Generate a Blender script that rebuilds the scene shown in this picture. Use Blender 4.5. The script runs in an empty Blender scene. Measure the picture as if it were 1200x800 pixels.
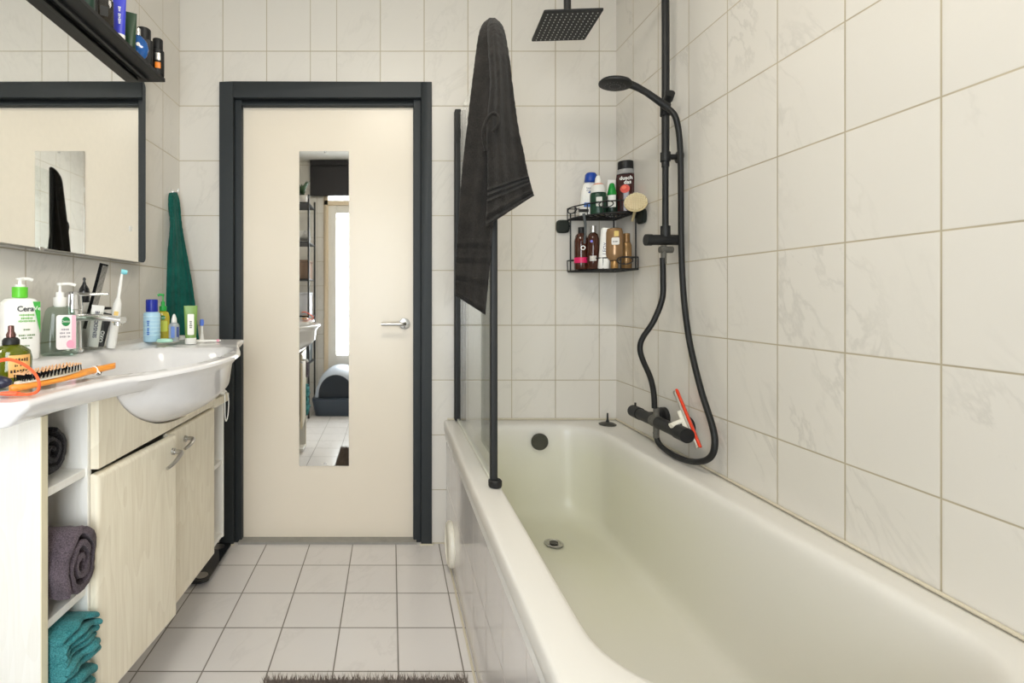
import bpy, math, random
from mathutils import Vector, Matrix
random.seed(7)
PI = math.pi
F = 588.0; CX = 458.0; CY = 349.0; CZ = 1.13
C = bpy.context.scene.collection

def P(px, py, d):
    """point seen at (px,py) of the 1200x800 frame, at distance d in front of the camera"""
    return Vector(((px-CX)*d/F, d, CZ-(py-CY)*d/F))

def srgb(r, g, b):
    def f(c):
        c /= 255.0
        return c/12.92 if c <= .04045 else ((c+.055)/1.055)**2.4
    return (f(r), f(g), f(b), 1)

# ------------------------------------------------------------------ materials
class NT:
    def __init__(s, name):
        s.m = bpy.data.materials.new(name); s.m.use_nodes = True
        s.t = s.m.node_tree; s.b = s.t.nodes['Principled BSDF']
    def n(s, kind, **kw):
        nd = s.t.nodes.new(kind)
        for k, v in kw.items():
            if k.startswith('i_'): nd.inputs[int(k[2:])].default_value = v
            else: setattr(nd, k, v)
        return nd
    def l(s, a, b): s.t.links.new(a, b)
    def math(s, op, a, b=None, clamp=False):
        nd = s.t.nodes.new('ShaderNodeMath'); nd.operation = op; nd.use_clamp = clamp
        for i, v in enumerate((a, b)):
            if v is None: continue
            if isinstance(v, (int, float)): nd.inputs[i].default_value = v
            else: s.l(v, nd.inputs[i])
        return nd.outputs[0]
    def mix(s, fac, a, b):
        nd = s.t.nodes.new('ShaderNodeMix'); nd.data_type = 'RGBA'
        for i, v in ((0, fac), (6, a), (7, b)):
            if isinstance(v, (int, float, tuple)): nd.inputs[i].default_value = v
            else: s.l(v, nd.inputs[i])
        return nd.outputs[2]
    def ramp(s, fac, stops):
        nd = s.t.nodes.new('ShaderNodeValToRGB'); cr = nd.color_ramp
        while len(cr.elements) < len(stops): cr.elements.new(.5)
        for e, (p, c) in zip(cr.elements, stops): e.position = p; e.color = c
        s.l(fac, nd.inputs[0]); return nd.outputs[0]
    def bump(s, h, strength, dist=.002):
        nd = s.t.nodes.new('ShaderNodeBump'); nd.inputs['Strength'].default_value = strength
        nd.inputs['Distance'].default_value = dist
        s.l(h, nd.inputs['Height']); s.l(nd.outputs[0], s.b.inputs['Normal'])

def mat(name, col, rough=.5, metal=0, trans=0, ior=1.45, coat=0, noise=0, nscale=60, bump=0, bscale=300, sheen=0, emit=0, alpha=1):
    t = NT(name); b = t.b
    b.inputs['Base Color'].default_value = col
    b.inputs['Roughness'].default_value = rough
    b.inputs['Metallic'].default_value = metal
    b.inputs['Transmission Weight'].default_value = trans
    b.inputs['IOR'].default_value = ior
    b.inputs['Coat Weight'].default_value = coat
    b.inputs['Sheen Weight'].default_value = sheen
    if emit:
        b.inputs['Emission Color'].default_value = col; b.inputs['Emission Strength'].default_value = emit
    tc = t.n('ShaderNodeTexCoord')
    nz = t.n('ShaderNodeTexNoise'); nz.inputs['Scale'].default_value = nscale; nz.inputs['Detail'].default_value = 4
    t.l(tc.outputs['Object'], nz.inputs['Vector'])
    k = noise or .03
    d = tuple(c*(1-k) for c in col[:3])+(1,); e = tuple(min(1, c*(1+k)) for c in col[:3])+(1,)
    t.l(t.mix(nz.outputs[0], d, e), b.inputs['Base Color'])
    if bump:
        n2 = t.n('ShaderNodeTexNoise'); n2.inputs['Scale'].default_value = bscale; n2.inputs['Detail'].default_value = 3
        t.l(tc.outputs['Object'], n2.inputs['Vector']); t.bump(n2.outputs[0], bump)
    return t.m

def tile_mat(name, ax, ay, u0, pu, v0, pv, base, grout, gw, seg=False, veins=.5, rough=.2, coat=0):
    """square glazed tiles: ax/ay = object axes for u and v; joints at u0+k*pu, v0+k*pv"""
    t = NT(name); b = t.b
    tc = t.n('ShaderNodeTexCoord'); sp = t.n('ShaderNodeSeparateXYZ'); t.l(tc.outputs['Object'], sp.inputs[0])
    X = sp.outputs[ax]; Y = sp.outputs[ay]
    a = t.math('DIVIDE', t.math('SUBTRACT', X, u0), pu)
    if seg:   # one narrow column of cut tiles, 0.1206 wide
        w = .1206
        c = t.math('MINIMUM', t.math('MAXIMUM', t.math('SUBTRACT', X, u0), 0.0), w)
        a = t.math('ADD', a, t.math('MULTIPLY', c, 1/w-1/pu))
    v = t.math('DIVIDE', t.math('SUBTRACT', Y, v0), pv)
    def joint(q, p):
        fr = t.math('FRACT', q)
        e = t.math('MINIMUM', fr, t.math('SUBTRACT', 1.0, fr))
        return t.math('MULTIPLY', e, p)
    e = t.math('MINIMUM', joint(a, pu), joint(v, pv))
    mr = t.n('ShaderNodeMapRange'); mr.inputs[1].default_value = gw*.35; mr.inputs[2].default_value = gw*.75
    t.l(e, mr.inputs[0]); mask = mr.outputs[0]
    # per tile variation
    cb = t.n('ShaderNodeCombineXYZ'); t.l(t.math('FLOOR', a), cb.inputs[0]); t.l(t.math('FLOOR', v), cb.inputs[1])
    wn = t.n('ShaderNodeTexWhiteNoise'); t.l(cb.outputs[0], wn.inputs['Vector'])
    # veins: stretched diagonal noise ridges
    mp = t.n('ShaderNodeCombineXYZ')
    diag = t.math('ADD', X, t.math('MULTIPLY', Y, -.62)); al = t.math('ADD', t.math('MULTIPLY', X, .25), t.math('MULTIPLY', Y, .35))
    t.l(diag, mp.inputs[0]); t.l(al, mp.inputs[1]); t.l(t.math('MULTIPLY', wn.outputs[0], 3.0), mp.inputs[2])
    nz = t.n('ShaderNodeTexNoise'); nz.inputs['Scale'].default_value = 6.5; nz.inputs['Detail'].default_value = 5
    nz.inputs['Roughness'].default_value = .62; nz.inputs['Distortion'].default_value = .5
    t.l(mp.outputs[0], nz.inputs['Vector'])
    rid = t.math('ABSOLUTE', t.math('SUBTRACT', nz.outputs[0], .5))
    mv = t.n('ShaderNodeMapRange'); mv.inputs[1].default_value = 0; mv.inputs[2].default_value = .035
    mv.inputs[3].default_value = 1; mv.inputs[4].default_value = 0; t.l(rid, mv.inputs[0])
    n3 = t.n('ShaderNodeTexNoise'); n3.inputs['Scale'].default_value = 4.0; t.l(mp.outputs[0], n3.inputs['Vector'])
    gate = t.n('ShaderNodeMapRange'); gate.inputs[1].default_value = .45; gate.inputs[2].default_value = .65; t.l(n3.outputs[0], gate.inputs[0])
    vein = t.math('MULTIPLY', t.math('MULTIPLY', mv.outputs[0], gate.outputs[0]), veins)
    dark = tuple(c*.78 for c in base[:3])+(1,)
    lo = tuple(c*.955 for c in base[:3])+(1,)
    c1 = t.mix(t.math('MULTIPLY', wn.outputs[0], .6), base, lo)
    cloud = t.mix(t.math('MULTIPLY', nz.outputs[0], .5*veins), c1, tuple(c*.9 for c in base[:3])+(1,))
    c2 = t.mix(vein, cloud, dark)
    gn = t.n('ShaderNodeTexNoise'); gn.inputs['Scale'].default_value = 5; t.l(tc.outputs['Object'], gn.inputs['Vector'])
    gcol = t.mix(gn.outputs[0], grout, tuple(c*.6 for c in grout[:3])+(1,))
    t.l(t.mix(mask, gcol, c2), b.inputs['Base Color'])
    r = t.n('ShaderNodeMapRange'); t.l(mask, r.inputs[0]); r.inputs[3].default_value = .8; r.inputs[4].default_value = rough
    t.l(r.outputs[0], b.inputs['Roughness'])
    # slightly pillowed tile face + sunk joint
    ms = t.n('ShaderNodeMapRange'); ms.inputs[1].default_value = 0; ms.inputs[2].default_value = gw*1.6; t.l(e, ms.inputs[0])
    wob = t.n('ShaderNodeTexNoise'); wob.inputs['Scale'].default_value = 9; wob.inputs['Detail'].default_value = 1
    t.l(tc.outputs['Object'], wob.inputs['Vector'])
    h = t.math('ADD', ms.outputs[0], t.math('MULTIPLY', wob.outputs[0], .5))
    t.bump(h, .35, .0012)
    return t.m

def wood_mat(name, base, dark, axis=2, rough=.35):
    t = NT(name); tc = t.n('ShaderNodeTexCoord'); mp = t.n('ShaderNodeMapping')
    sc = [60, 60, 60]; sc[axis] = 3.0; mp.inputs['Scale'].default_value = sc
    t.l(tc.outputs['Object'], mp.inputs[0])
    nz = t.n('ShaderNodeTexNoise'); nz.inputs['Scale'].default_value = 1.6; nz.inputs['Detail'].default_value = 5; nz.inputs['Distortion'].default_value = 1.2
    t.l(mp.outputs[0], nz.inputs['Vector'])
    m2 = t.n('ShaderNodeMapping'); s2 = [7, 7, 7]; s2[axis] = 1.3; m2.inputs['Scale'].default_value = s2; t.l(tc.outputs['Object'], m2.inputs[0])
    wv = t.n('ShaderNodeTexNoise'); wv.inputs['Scale'].default_value = 1.0; wv.inputs['Detail'].default_value = 2; t.l(m2.outputs[0], wv.inputs['Vector'])
    ring = t.math('FRACT', t.math('MULTIPLY', wv.outputs[0], 14.0))
    f = t.math('ADD', t.math('MULTIPLY', nz.outputs[0], .7), t.math('MULTIPLY', ring, .18), clamp=True)
    t.l(t.ramp(f, [(.3, base), (.75, dark)]), t.b.inputs['Base Color'])
    t.b.inputs['Roughness'].default_value = rough
    t.bump(nz.outputs[0], .12, .001)
    return t.m

def terry_mat(name, col, col2, rib=None):
    t = NT(name); tc = t.n('ShaderNodeTexCoord')
    nz = t.n('ShaderNodeTexNoise'); nz.inputs['Scale'].default_value = 420; nz.inputs['Detail'].default_value = 3
    t.l(tc.outputs['Object'], nz.inputs['Vector'])
    n2 = t.n('ShaderNodeTexNoise'); n2.inputs['Scale'].default_value = 25; t.l(tc.outputs['Object'], n2.inputs['Vector'])
    f = t.math('ADD', t.math('MULTIPLY', nz.outputs[0], .7), t.math('MULTIPLY', n2.outputs[0], .3))
    t.l(t.ramp(f, [(.35, col), (.65, col2)]), t.b.inputs['Base Color'])
    t.b.inputs['Roughness'].default_value = .95; t.b.inputs['Sheen Weight'].default_value = .1
    t.b.inputs['Specular IOR Level'].default_value = .15
    t.bump(nz.outputs[0], .9, .003)
    return t.m

M = {}
TW = srgb(221, 217, 210); GR = srgb(193, 182, 158)
ZT, PV = 2.268, .2528
M['tile_back'] = tile_mat('glazed wall tile back', 0, 2, -.371, .202, ZT-10*PV, PV, TW, GR, .0036, seg=True, veins=.35)
M['tile_right'] = tile_mat('glazed wall tile right', 1, 2, 2.153-10*.2008, .2008, ZT-10*PV, PV, TW, GR, .0036, veins=.6)
M['tile_left'] = tile_mat('glazed wall tile left', 1, 2, 2.149-20*.202, .202, ZT-10*PV, PV, TW, GR, .0036, veins=.5)
M['tile_floor'] = tile_mat('floor tile', 0, 1, .023-.1977*10, .1977, 2.123-.2013*20, .2013, srgb(222, 218, 216), srgb(140, 134, 126), .0042, veins=.3, rough=.22)
M['tile_bath'] = tile_mat('bath panel tile', 1, 2, 2.153-10*.2008, .2008, .02, .2528, srgb(228, 224, 222), srgb(206, 200, 192), .003, veins=.2, rough=.1)
M['ceiling'] = mat('ceiling paint', srgb(232, 230, 224), .9)
M['frame'] = mat('anthracite paint', srgb(40, 45, 48), .55, bump=.05, bscale=40)
M['door'] = mat('cream door paint', srgb(236, 226, 210), .3, noise=.02, nscale=4, bump=.03, bscale=25)
M['mirror'] = mat('mirror silver', (.93, .94, .93, 1), .015, metal=1)
M['chrome'] = mat('chrome', (.82, .82, .83, 1), .12, metal=1)
M['steel'] = mat('brushed steel', srgb(190, 188, 184), .3, metal=1)
M['porcelain'] = mat('white porcelain', srgb(226, 225, 226), .13, coat=.0)
M['sill'] = mat('stone threshold', srgb(150, 148, 142), .6, noise=.15, nscale=30)
M['white_plastic'] = mat('white plastic', srgb(238, 237, 233), .3)
M['offwhite_plastic'] = mat('warm white plastic', srgb(232, 228, 215), .35)
M['putty'] = mat('old sealant', srgb(208, 200, 180), .7, noise=.1)
M['black'] = mat('matt black metal', srgb(24, 25, 26), .5, metal=.0, noise=.15, nscale=30)
M['black_plastic'] = mat('black plastic', srgb(20, 20, 21), .5)
M['matt_black'] = mat('matt black', srgb(16, 16, 17), .85)
M['matt_black'].node_tree.nodes['Principled BSDF'].inputs['Specular IOR Level'].default_value = .15
M['black_gloss'] = mat('black glass', srgb(24, 26, 30), .05, coat=.5)
M['limescale'] = mat('black metal with limescale', srgb(92, 90, 84), .6, noise=.5, nscale=120)
M['hose'] = mat('black shower hose', srgb(20, 21, 22), .5)
M['carcass'] = wood_mat('cream ash laminate', srgb(228, 226, 221), srgb(221, 218, 210))
M['doorwood'] = wood_mat('cream ash door', srgb(234, 226, 206), srgb(216, 205, 182))
M['edge'] = mat('cream edging', srgb(214, 205, 178), .4)
M['towel_dark'] = terry_mat('charcoal terry', srgb(20, 19, 18), srgb(46, 43, 40))
M['towel_green'] = terry_mat('bottle green terry', srgb(8, 66, 60), srgb(26, 106, 94))
M['towel_purple'] = terry_mat('plum grey terry', srgb(58, 50, 56), srgb(104, 92, 100))
M['towel_teal'] = terry_mat('teal terry', srgb(30, 100, 106), srgb(76, 150, 154))
M['towel_black'] = terry_mat('black terry', srgb(26, 25, 28), srgb(60, 58, 62))
def thin_glass(name, tint, rough=.01):
    t = NT(name); t.t.nodes.remove(t.b); out = [n for n in t.t.nodes if n.type == 'OUTPUT_MATERIAL'][0]
    ge = t.n('ShaderNodeNewGeometry'); vd = t.n('ShaderNodeVectorMath', operation='DOT_PRODUCT')
    t.l(ge.outputs['Incoming'], vd.inputs[0]); t.l(ge.outputs['Normal'], vd.inputs[1])
    f5 = t.math('POWER', t.math('SUBTRACT', 1.0, t.math('ABSOLUTE', vd.outputs['Value'])), 5.0)
    fr_ = t.math('ADD', .035, t.math('MULTIPLY', f5, .8), clamp=True)
    tr = t.n('ShaderNodeBsdfTransparent'); gl = t.n('ShaderNodeBsdfGlossy'); gl.inputs['Roughness'].default_value = rough
    tc = t.n('ShaderNodeTexCoord'); nz = t.n('ShaderNodeTexNoise'); nz.inputs['Scale'].default_value = 6; t.l(tc.outputs['Object'], nz.inputs['Vector'])
    t.l(t.mix(nz.outputs[0], tint, tuple(c*.975 for c in tint[:3])+(1,)), tr.inputs[0])
    mx_ = t.n('ShaderNodeMixShader'); t.l(fr_, mx_.inputs[0]); t.l(tr.outputs[0], mx_.inputs[1]); t.l(gl.outputs[0], mx_.inputs[2]); t.l(mx_.outputs[0], out.inputs[0])
    return t.m
M['glass'] = thin_glass('clear glass', (.955, .97, .96, 1))
M['seal'] = mat('translucent seal', srgb(225, 226, 215), .3)
M['rug'] = mat('taupe shag', srgb(128, 116, 108), .95, noise=.35, nscale=20)
M['window_frame'] = mat('white window paint', srgb(225, 222, 215), .35)
M['cream_jamb'] = mat('cream jamb paint', srgb(226, 208, 180), .4)
M['blind'] = mat('black blind', srgb(34, 31, 33), .6)

def tub_mat():
    t = NT('acrylic bath'); tc = t.n('ShaderNodeTexCoord')
    sp = t.n('ShaderNodeSeparateXYZ'); t.l(tc.outputs['Object'], sp.inputs[0])
    nz = t.n('ShaderNodeTexNoise'); nz.inputs['Scale'].default_value = 3.2; nz.inputs['Detail'].default_value = 5
    t.l(tc.outputs['Object'], nz.inputs['Vector'])
    # yellowish limescale stain: around the outlet end, inside the basin only
    vd = t.n('ShaderNodeVectorMath', operation='DISTANCE'); t.l(tc.outputs['Object'], vd.inputs[0]); vd.inputs[1].default_value = (.62, 1.95, .28)
    near = t.n('ShaderNodeMapRange'); near.inputs[1].default_value = .75; near.inputs[2].default_value = .1; t.l(vd.outputs['Value'], near.inputs[0])
    low = t.n('ShaderNodeMapRange'); low.inputs[1].default_value = .56; low.inputs[2].default_value = .45; t.l(sp.outputs[2], low.inputs[0])
    f = t.math('MULTIPLY', t.math('MULTIPLY', near.outputs[0], low.outputs[0]), t.math('MULTIPLY', nz.outputs[0], 1.35), clamp=True)
    base = t.mix(low.outputs[0], srgb(224, 221, 215), srgb(222, 220, 212))
    t.l(t.mix(f, base, srgb(216, 215, 190)), t.b.inputs['Base Color'])
    t.b.inputs['Roughness'].default_value = .3
    return t.m
M['tub'] = tub_mat()

_pm = {}
def pl(r, g, b, rough=.35, **k):
    key = (r, g, b, rough, tuple(sorted(k.items())))
    if key not in _pm: _pm[key] = mat('plastic %d %d %d' % (r, g, b), srgb(r, g, b), rough, **k)
    return _pm[key]

# ------------------------------------------------------------------ mesh building
class MB:
    def __init__(s): s.v = []; s.f = []; s.mi = []; s.mats = []; s.cur = 0
    def use(s, m):
        if m not in s.mats: s.mats.append(m)
        s.cur = s.mats.index(m); return s
    def add(s, vs, fs):
        o = len(s.v); s.v += [Vector(p) for p in vs]
        for f in fs: s.f.append([i+o for i in f]); s.mi.append(s.cur)
        return s
    def box(s, a, b, M4=None):
        x0, y0, z0 = a; x1, y1, z1 = b
        vs = [Vector((x, y, z)) for z in (z0, z1) for y in (y0, y1) for x in (x0, x1)]
        if M4: vs = [M4 @ v for v in vs]
        return s.add(vs, [(0, 2, 3, 1), (4, 5, 7, 6), (0, 1, 5, 4), (2, 6, 7, 3), (0, 4, 6, 2), (1, 3, 7, 5)])
    def rings(s, rings, cap0=True, cap1=True, closed=True):
        n = len(rings[0]); vs = [p for r in rings for p in r]; fs = []
        for i in range(len(rings)-1):
            for j in range(n if closed else n-1):
                k = (j+1) % n
                fs.append((i*n+j, i*n+k, (i+1)*n+k, (i+1)*n+j))
        if cap0: fs.append(tuple(range(n-1, -1, -1)))
        if cap1: fs.append(tuple((len(rings)-1)*n+j for j in range(n)))
        return s.add(vs, fs)
    def lathe(s, prof, o=(0, 0, 0), seg=28, sx=1, sy=1, M4=None, cap0=True, cap1=True, p=2.0):
        """prof: [(r,z)..] about +z; sx/sy squash; p superellipse power"""
        rings = []
        for r, z in prof:
            ring = []
            for k in range(seg):
                a = 2*PI*k/seg; c, q = math.cos(a), math.sin(a)
                if p != 2:
                    c = math.copysign(abs(c)**(2/p), c); q = math.copysign(abs(q)**(2/p), q)
                v = Vector((r*c*sx, r*q*sy, z))
                v = (M4 @ v) if M4 else v + Vector(o)
                ring.append(v)
            rings.append(ring)
        return s.rings(rings, cap0, cap1)
    def tube(s, pts, r, seg=12, smooth=0, cap=True, flat=1.0):
        pts = [Vector(p) for p in pts]
        if smooth: pts = spline(pts, smooth)
        rings = []; T0 = None; N = None
        for i, p in enumerate(pts):
            T = (pts[min(i+1, len(pts)-1)]-pts[max(i-1, 0)]).normalized()
            if N is None:
                N = T.orthogonal().normalized()
            else:
                N = (T0.rotation_difference(T) @ N); N = (N - T*N.dot(T)).normalized()
            B = T.cross(N); T0 = T
            rr = r(i/(len(pts)-1)) if callable(r) else r
            rings.append([p + N*math.cos(2*PI*k/seg)*rr + B*math.sin(2*PI*k/seg)*rr*flat for k in range(seg)])
        return s.rings(rings, cap, cap)
    def sphere(s, o, r, seg=16, n=8, sc=(1, 1, 1)):
        prof = [(max(1e-4, math.sin(PI*i/n))*r, -math.cos(PI*i/n)*r) for i in range(n+1)]
        M4 = Matrix.Translation(o) @ Matrix.Diagonal((*sc, 1))
        return s.lathe(prof, seg=seg, M4=M4)
    def build(s, name, m=None, parent=None, smooth=35, bevel=0, bseg=2, loc=None, solid=0, sub=0, label=None):
        me = bpy.data.meshes.new(name)
        org = Vector(loc) if loc is not None else Vector((0, 0, 0))
        me.from_pydata([v-org for v in s.v], [], s.f)
        ms = s.mats or [m]
        for q in ms: me.materials.append(q)
        if s.mats: me.polygons.foreach_set('material_index', s.mi)
        me.validate(); me.update()
        import bmesh
        bm = bmesh.new(); bm.from_mesh(me)
        bmesh.ops.remove_doubles(bm, verts=bm.verts, dist=1e-6)
        bmesh.ops.recalc_face_normals(bm, faces=bm.faces)
        bm.to_mesh(me); bm.free()
        o = bpy.data.objects.new(name, me); C.objects.link(o); o.location = org
        if smooth:
            me.polygons.foreach_set('use_smooth', [True]*len(me.polygons))
            if not bevel: me.set_sharp_from_angle(angle=math.radians(smooth))
        if bevel:
            md = o.modifiers.new('bevel', 'BEVEL'); md.width = bevel; md.segments = bseg; md.limit_method = 'ANGLE'
            md.angle_limit = math.radians(40); md.harden_normals = False
            wn = o.modifiers.new('wn', 'WEIGHTED_NORMAL')
        if solid:
            md = o.modifiers.new('solid', 'SOLIDIFY'); md.thickness = solid; md.offset = 0
        if sub:
            md = o.modifiers.new('sub', 'SUBSURF'); md.levels = sub; md.render_levels = sub
        if parent is not None: set_parent(o, parent)
        if label: o['label'] = label
        return o

ROOTLOC = {}
def set_parent(o, parent):
    o.parent = parent
    # parents keep identity rotation while building: subtract the chain's location
    q = parent; off = Vector((0, 0, 0))
    while q is not None: off += q.location; q = q.parent
    o.location = o.location - off

def spline(pts, n):
    out = []; m = len(pts)
    for i in range(m-1):
        p0 = pts[max(i-1, 0)]; p1 = pts[i]; p2 = pts[i+1]; p3 = pts[min(i+2, m-1)]
        for k in range(n):
            t = k/n
            out.append(.5*((2*p1)+(p2-p0)*t+(2*p0-5*p1+4*p2-p3)*t*t+(3*p1-p0-3*p2+p3)*t**3))
    out.append(pts[-1]); return out

def interp(tab, x):
    if x <= tab[0][0]: return tab[0][1]
    for (a, u), (b, v) in zip(tab, tab[1:]):
        if x <= b:
            t = (x-a)/(b-a); return u+(v-u)*t
    return tab[-1][1]

def thing(name, label, cat, loc, group=None):
    o = bpy.data.objects.new(name, None); C.objects.link(o); o.location = loc; o.empty_display_size = .05
    o['label'] = label; o['category'] = cat
    if group: o['group'] = group
    return o
def tag(o, label, cat, group=None, kind=None):
    o['label'] = label; o['category'] = cat
    if group: o['group'] = group
    if kind: o['kind'] = kind
    return o
def struct(o): o['kind'] = 'structure'; return o

def frame(o, fwd, up=(0, 0, 1)):
    """matrix: local x = right of the face, y = up, z = out of the face (fwd)"""
    z = Vector(fwd).normalized(); x = Vector(up).cross(z).normalized(); y = z.cross(x)
    m = Matrix((x, y, z)).transposed().to_4x4(); m.translation = Vector(o); return m

def text(name, s, size, M4, m, parent, wrap=0, depth=.0004, align='CENTER', sx=1.0, bold=0):
    """writing as a thin mesh; wrap = radius of the cylinder it is bent round (face centre at M4)"""
    cu = bpy.data.curves.new('t', 'FONT'); cu.body = s; cu.size = size; cu.align_x = align; cu.align_y = 'CENTER'
    cu.extrude = depth; cu.offset = bold; cu.resolution_u = 3
    to = bpy.data.objects.new('t', cu); C.objects.link(to)
    dg = bpy.context.evaluated_depsgraph_get(); ev = to.evaluated_get(dg); me0 = ev.to_mesh()
    vs = [v.co.copy() for v in me0.vertices]; fs = [tuple(p.vertices) for p in me0.polygons]
    ev.to_mesh_clear(); bpy.data.objects.remove(to); bpy.data.curves.remove(cu)
    out = []
    for v in vs:
        x, y, z = v.x*sx, v.y, v.z
        if wrap:
            a = x/wrap; v = Vector(((wrap+z)*math.sin(a), y, (wrap+z)*math.cos(a)-wrap))
        else: v = Vector((x, y, z))
        out.append(M4 @ v)
    mb = MB(); mb.add(out, fs)
    return mb.build(name, m, parent, smooth=0)

def fine_print(name, widths, size, M4, m, parent, wrap=0, depth=.0004):
    """a line of print too small to read in the photograph: small marks in word lengths"""
    tot = sum(widths)+len(widths)-1; x = -tot*size*.5/2; mb = MB()
    for wd in widths:
        for k in range(wd):
            h = size*(.22+.12*((k*7+wd) % 3)/2); a = x+.06*size; b = x+.40*size; vs = []
            for z in (0, depth):
                for (u, v) in ((a, -h), (b, -h), (b, h), (a, h)):
                    vs.append(M4 @ (Vector(((wrap+z)*math.sin(u/wrap), v, (wrap+z)*math.cos(u/wrap)-wrap)) if wrap else Vector((u, v, z))))
            mb.add(vs, [(0, 3, 2, 1), (4, 5, 6, 7), (0, 1, 5, 4), (1, 2, 6, 5), (2, 3, 7, 6), (3, 0, 4, 7)])
            x += size*.5
        x += size*.5
    return mb.build(name, m, parent, smooth=0)

def patch(name, w, h, M4, m, parent, wrap=0, depth=.0005, shape='rect', seg=14, r=.15):
    """thin label panel, optionally bent round a cylinder"""
    out = []
    if shape == 'rect':
        rr = min(w, h)*r
        for cx, cy, a0 in ((w/2-rr, h/2-rr, 0), (-w/2+rr, h/2-rr, 90), (-w/2+rr, -h/2+rr, 180), (w/2-rr, -h/2+rr, 270)):
            for k in range(4):
                a = math.radians(a0+30*k); out.append((cx+rr*math.cos(a), cy+rr*math.sin(a)))
    elif shape == 'oval':
        for k in range(28): a = 2*PI*k/28; out.append((w/2*math.cos(a), h/2*math.sin(a)))
    else: out = [(x*w, y*h) for x, y in shape]
    if wrap and shape == 'rect':      # columns so it bends
        rings = []
        for i in range(seg+1):
            x = -w/2+w*i/seg; a = x/wrap
            for y in (-h/2, h/2): rings.append(M4 @ Vector(((wrap+depth)*math.sin(a), y, (wrap+depth)*math.cos(a)-wrap)))
            for y in (h/2, -h/2): rings.append(M4 @ Vector(((wrap-.0008)*math.sin(a), y, (wrap-.0008)*math.cos(a)-wrap)))
        mb = MB(); mb.rings([rings[i*4:i*4+4] for i in range(seg+1)])
        return mb.build(name, m, parent, smooth=30)
    def mp(x, y, z):
        if wrap: a = x/wrap; return M4 @ Vector(((wrap+z)*math.sin(a), y, (wrap+z)*math.cos(a)-wrap))
        return M4 @ Vector((x, y, z))
    mb = MB(); mb.rings([[mp(x, y, -.0008) for x, y in out], [mp(x, y, depth) for x, y in out]])
    return mb.build(name, m, parent, smooth=30)

# ------------------------------------------------------------------ the room
XL, XR, YB, YR, ZC = -.976, 1.04, 2.315, -.56, 2.56
DX0, DX1, DZ = -.735, .15, 2.06     # door opening in the back wall
def slab(name, a, b, m, **k):
    return struct(MB().box(a, b).build(name, m, None, smooth=0, **k))
slab('floor', (XL-.1, YR-.1, -.1), (XR+.1, YB+.2, 0), M['tile_floor'])
slab('ceiling', (XL-.1, YR-.1, ZC), (XR+.1, YB+.1, ZC+.1), M['ceiling'])
slab('wall_left', (XL-.1, YR-.1, 0), (XL, YB+.1, ZC), M['tile_left'])
slab('wall_right', (XR, YR-.1, 0), (XR+.1, YB+.1, ZC), M['tile_right'])
mb = MB(); mb.box((XL, YB, 0), (DX0, YB+.1, ZC)); mb.box((DX1, YB, 0), (XR, YB+.1, ZC)); mb.box((DX0, YB, DZ), (DX1, YB+.1, ZC))
struct(mb.build('wall_back', M['tile_back'], smooth=0))
# rear wall with glazed balcony door (seen only in the mirrors)
GX0, GX1, GZ = -.70, .30, 2.26
mb = MB(); mb.box((XL, YR-.1, 0), (GX0, YR, ZC)); mb.box((GX1, YR-.1, 0), (XR, YR, ZC)); mb.box((GX0, YR-.1, GZ), (GX1, YR, ZC))
struct(mb.build('wall_rear', M['tile_back'], smooth=0))
wf = MB()
wf.use(M['cream_jamb']); wf.box((GX0, YR-.08, 0), (GX0+.045, YR+.012, GZ)); wf.box((GX1-.045, YR-.08, 0), (GX1, YR+.012, GZ)); wf.box((GX0, YR-.08, GZ-.03), (GX1, YR+.012, GZ)); wf.box((GX0, YR-.08, 2.1), (GX1, YR+.012, 2.15))
wf = struct(wf.build('window_1', None, smooth=0, bevel=.002))
for x0, x1 in ((GX0+.045, GX1-.045),):
  w2 = MB().use(M['window_frame'])
  w2.box((x0, YR-.06, 0.0), (x0+.085, YR-.01, 2.1)); w2.box((x1-.085, YR-.06, 0.0), (x1, YR-.01, 2.1)); w2.box((x0+.085, YR-.06, 0.0), (x1-.085, YR-.01, .53)); w2.box((x0+.085, YR-.06, 2.02), (x1-.085, YR-.01, 2.1))
  w2.box((x0+.085, YR-.05, .90), (x1-.085, YR-.03, .91))
  w2.build('window_frame', None, wf, smooth=0, bevel=.002)
  MB().box((x0+.08, YR-.04, .52), (x1-.08, YR-.034, 2.03)).build('pane', M['glass'], wf, smooth=0)
MB().box((GX0+.045, YR-.04, 2.15), (GX1-.045, YR-.034, GZ-.03)).build('pane', M['glass'], wf, smooth=0)
# blind above
b = MB().box((-.84, YR+.02, 2.19), (.3, YR+.06, 2.50)).box((-.84, YR+.012, 2.50), (.3, YR+.075, 2.555)); b.use
tag(b.build('roller_blind', M['blind'], smooth=0, bevel=.004, loc=(-.27, YR+.04, 2.19)), 'black roller blind above the bright glazed balcony door, seen in the door mirror', 'blind')

# door frame
fr = MB()
fo = dict(x0=-.786, x1=.188, z=2.12); fi = dict(x0=-.722, x1=.139, z=2.047)
def uframe(mb, xa, xb, za, xc, xd, zc, y0, y1):   # outer xa..xb,za ; inner xc..xd,zc
    mb.box((xa, y0, 0), (xc, y1, za)); mb.box((xd, y0, 0), (xb, y1, za)); mb.box((xc, y0, zc), (xd, y1, za))
uframe(fr, -.786, .188, 2.12, -.722, .139, 2.047, 2.296, 2.34)
uframe(fr, -.722, .139, 2.047, -.69, .104, 2.020, 2.322, 2.40)
fr = fr.build('door_frame', M['frame'], smooth=0, bevel=.003)
dr = struct(MB().box((-.698, 2.350, .008), (.112, 2.39, 2.026)).build('door_1', M['door'], smooth=0, bevel=.002))
set_parent(fr, dr)
dm = MB().box((-.428, 2.3455, .345), (-.196, 2.3495, 1.816)).build('door_mirror', M['mirror'], dr, smooth=0, bevel=.0008)
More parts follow.
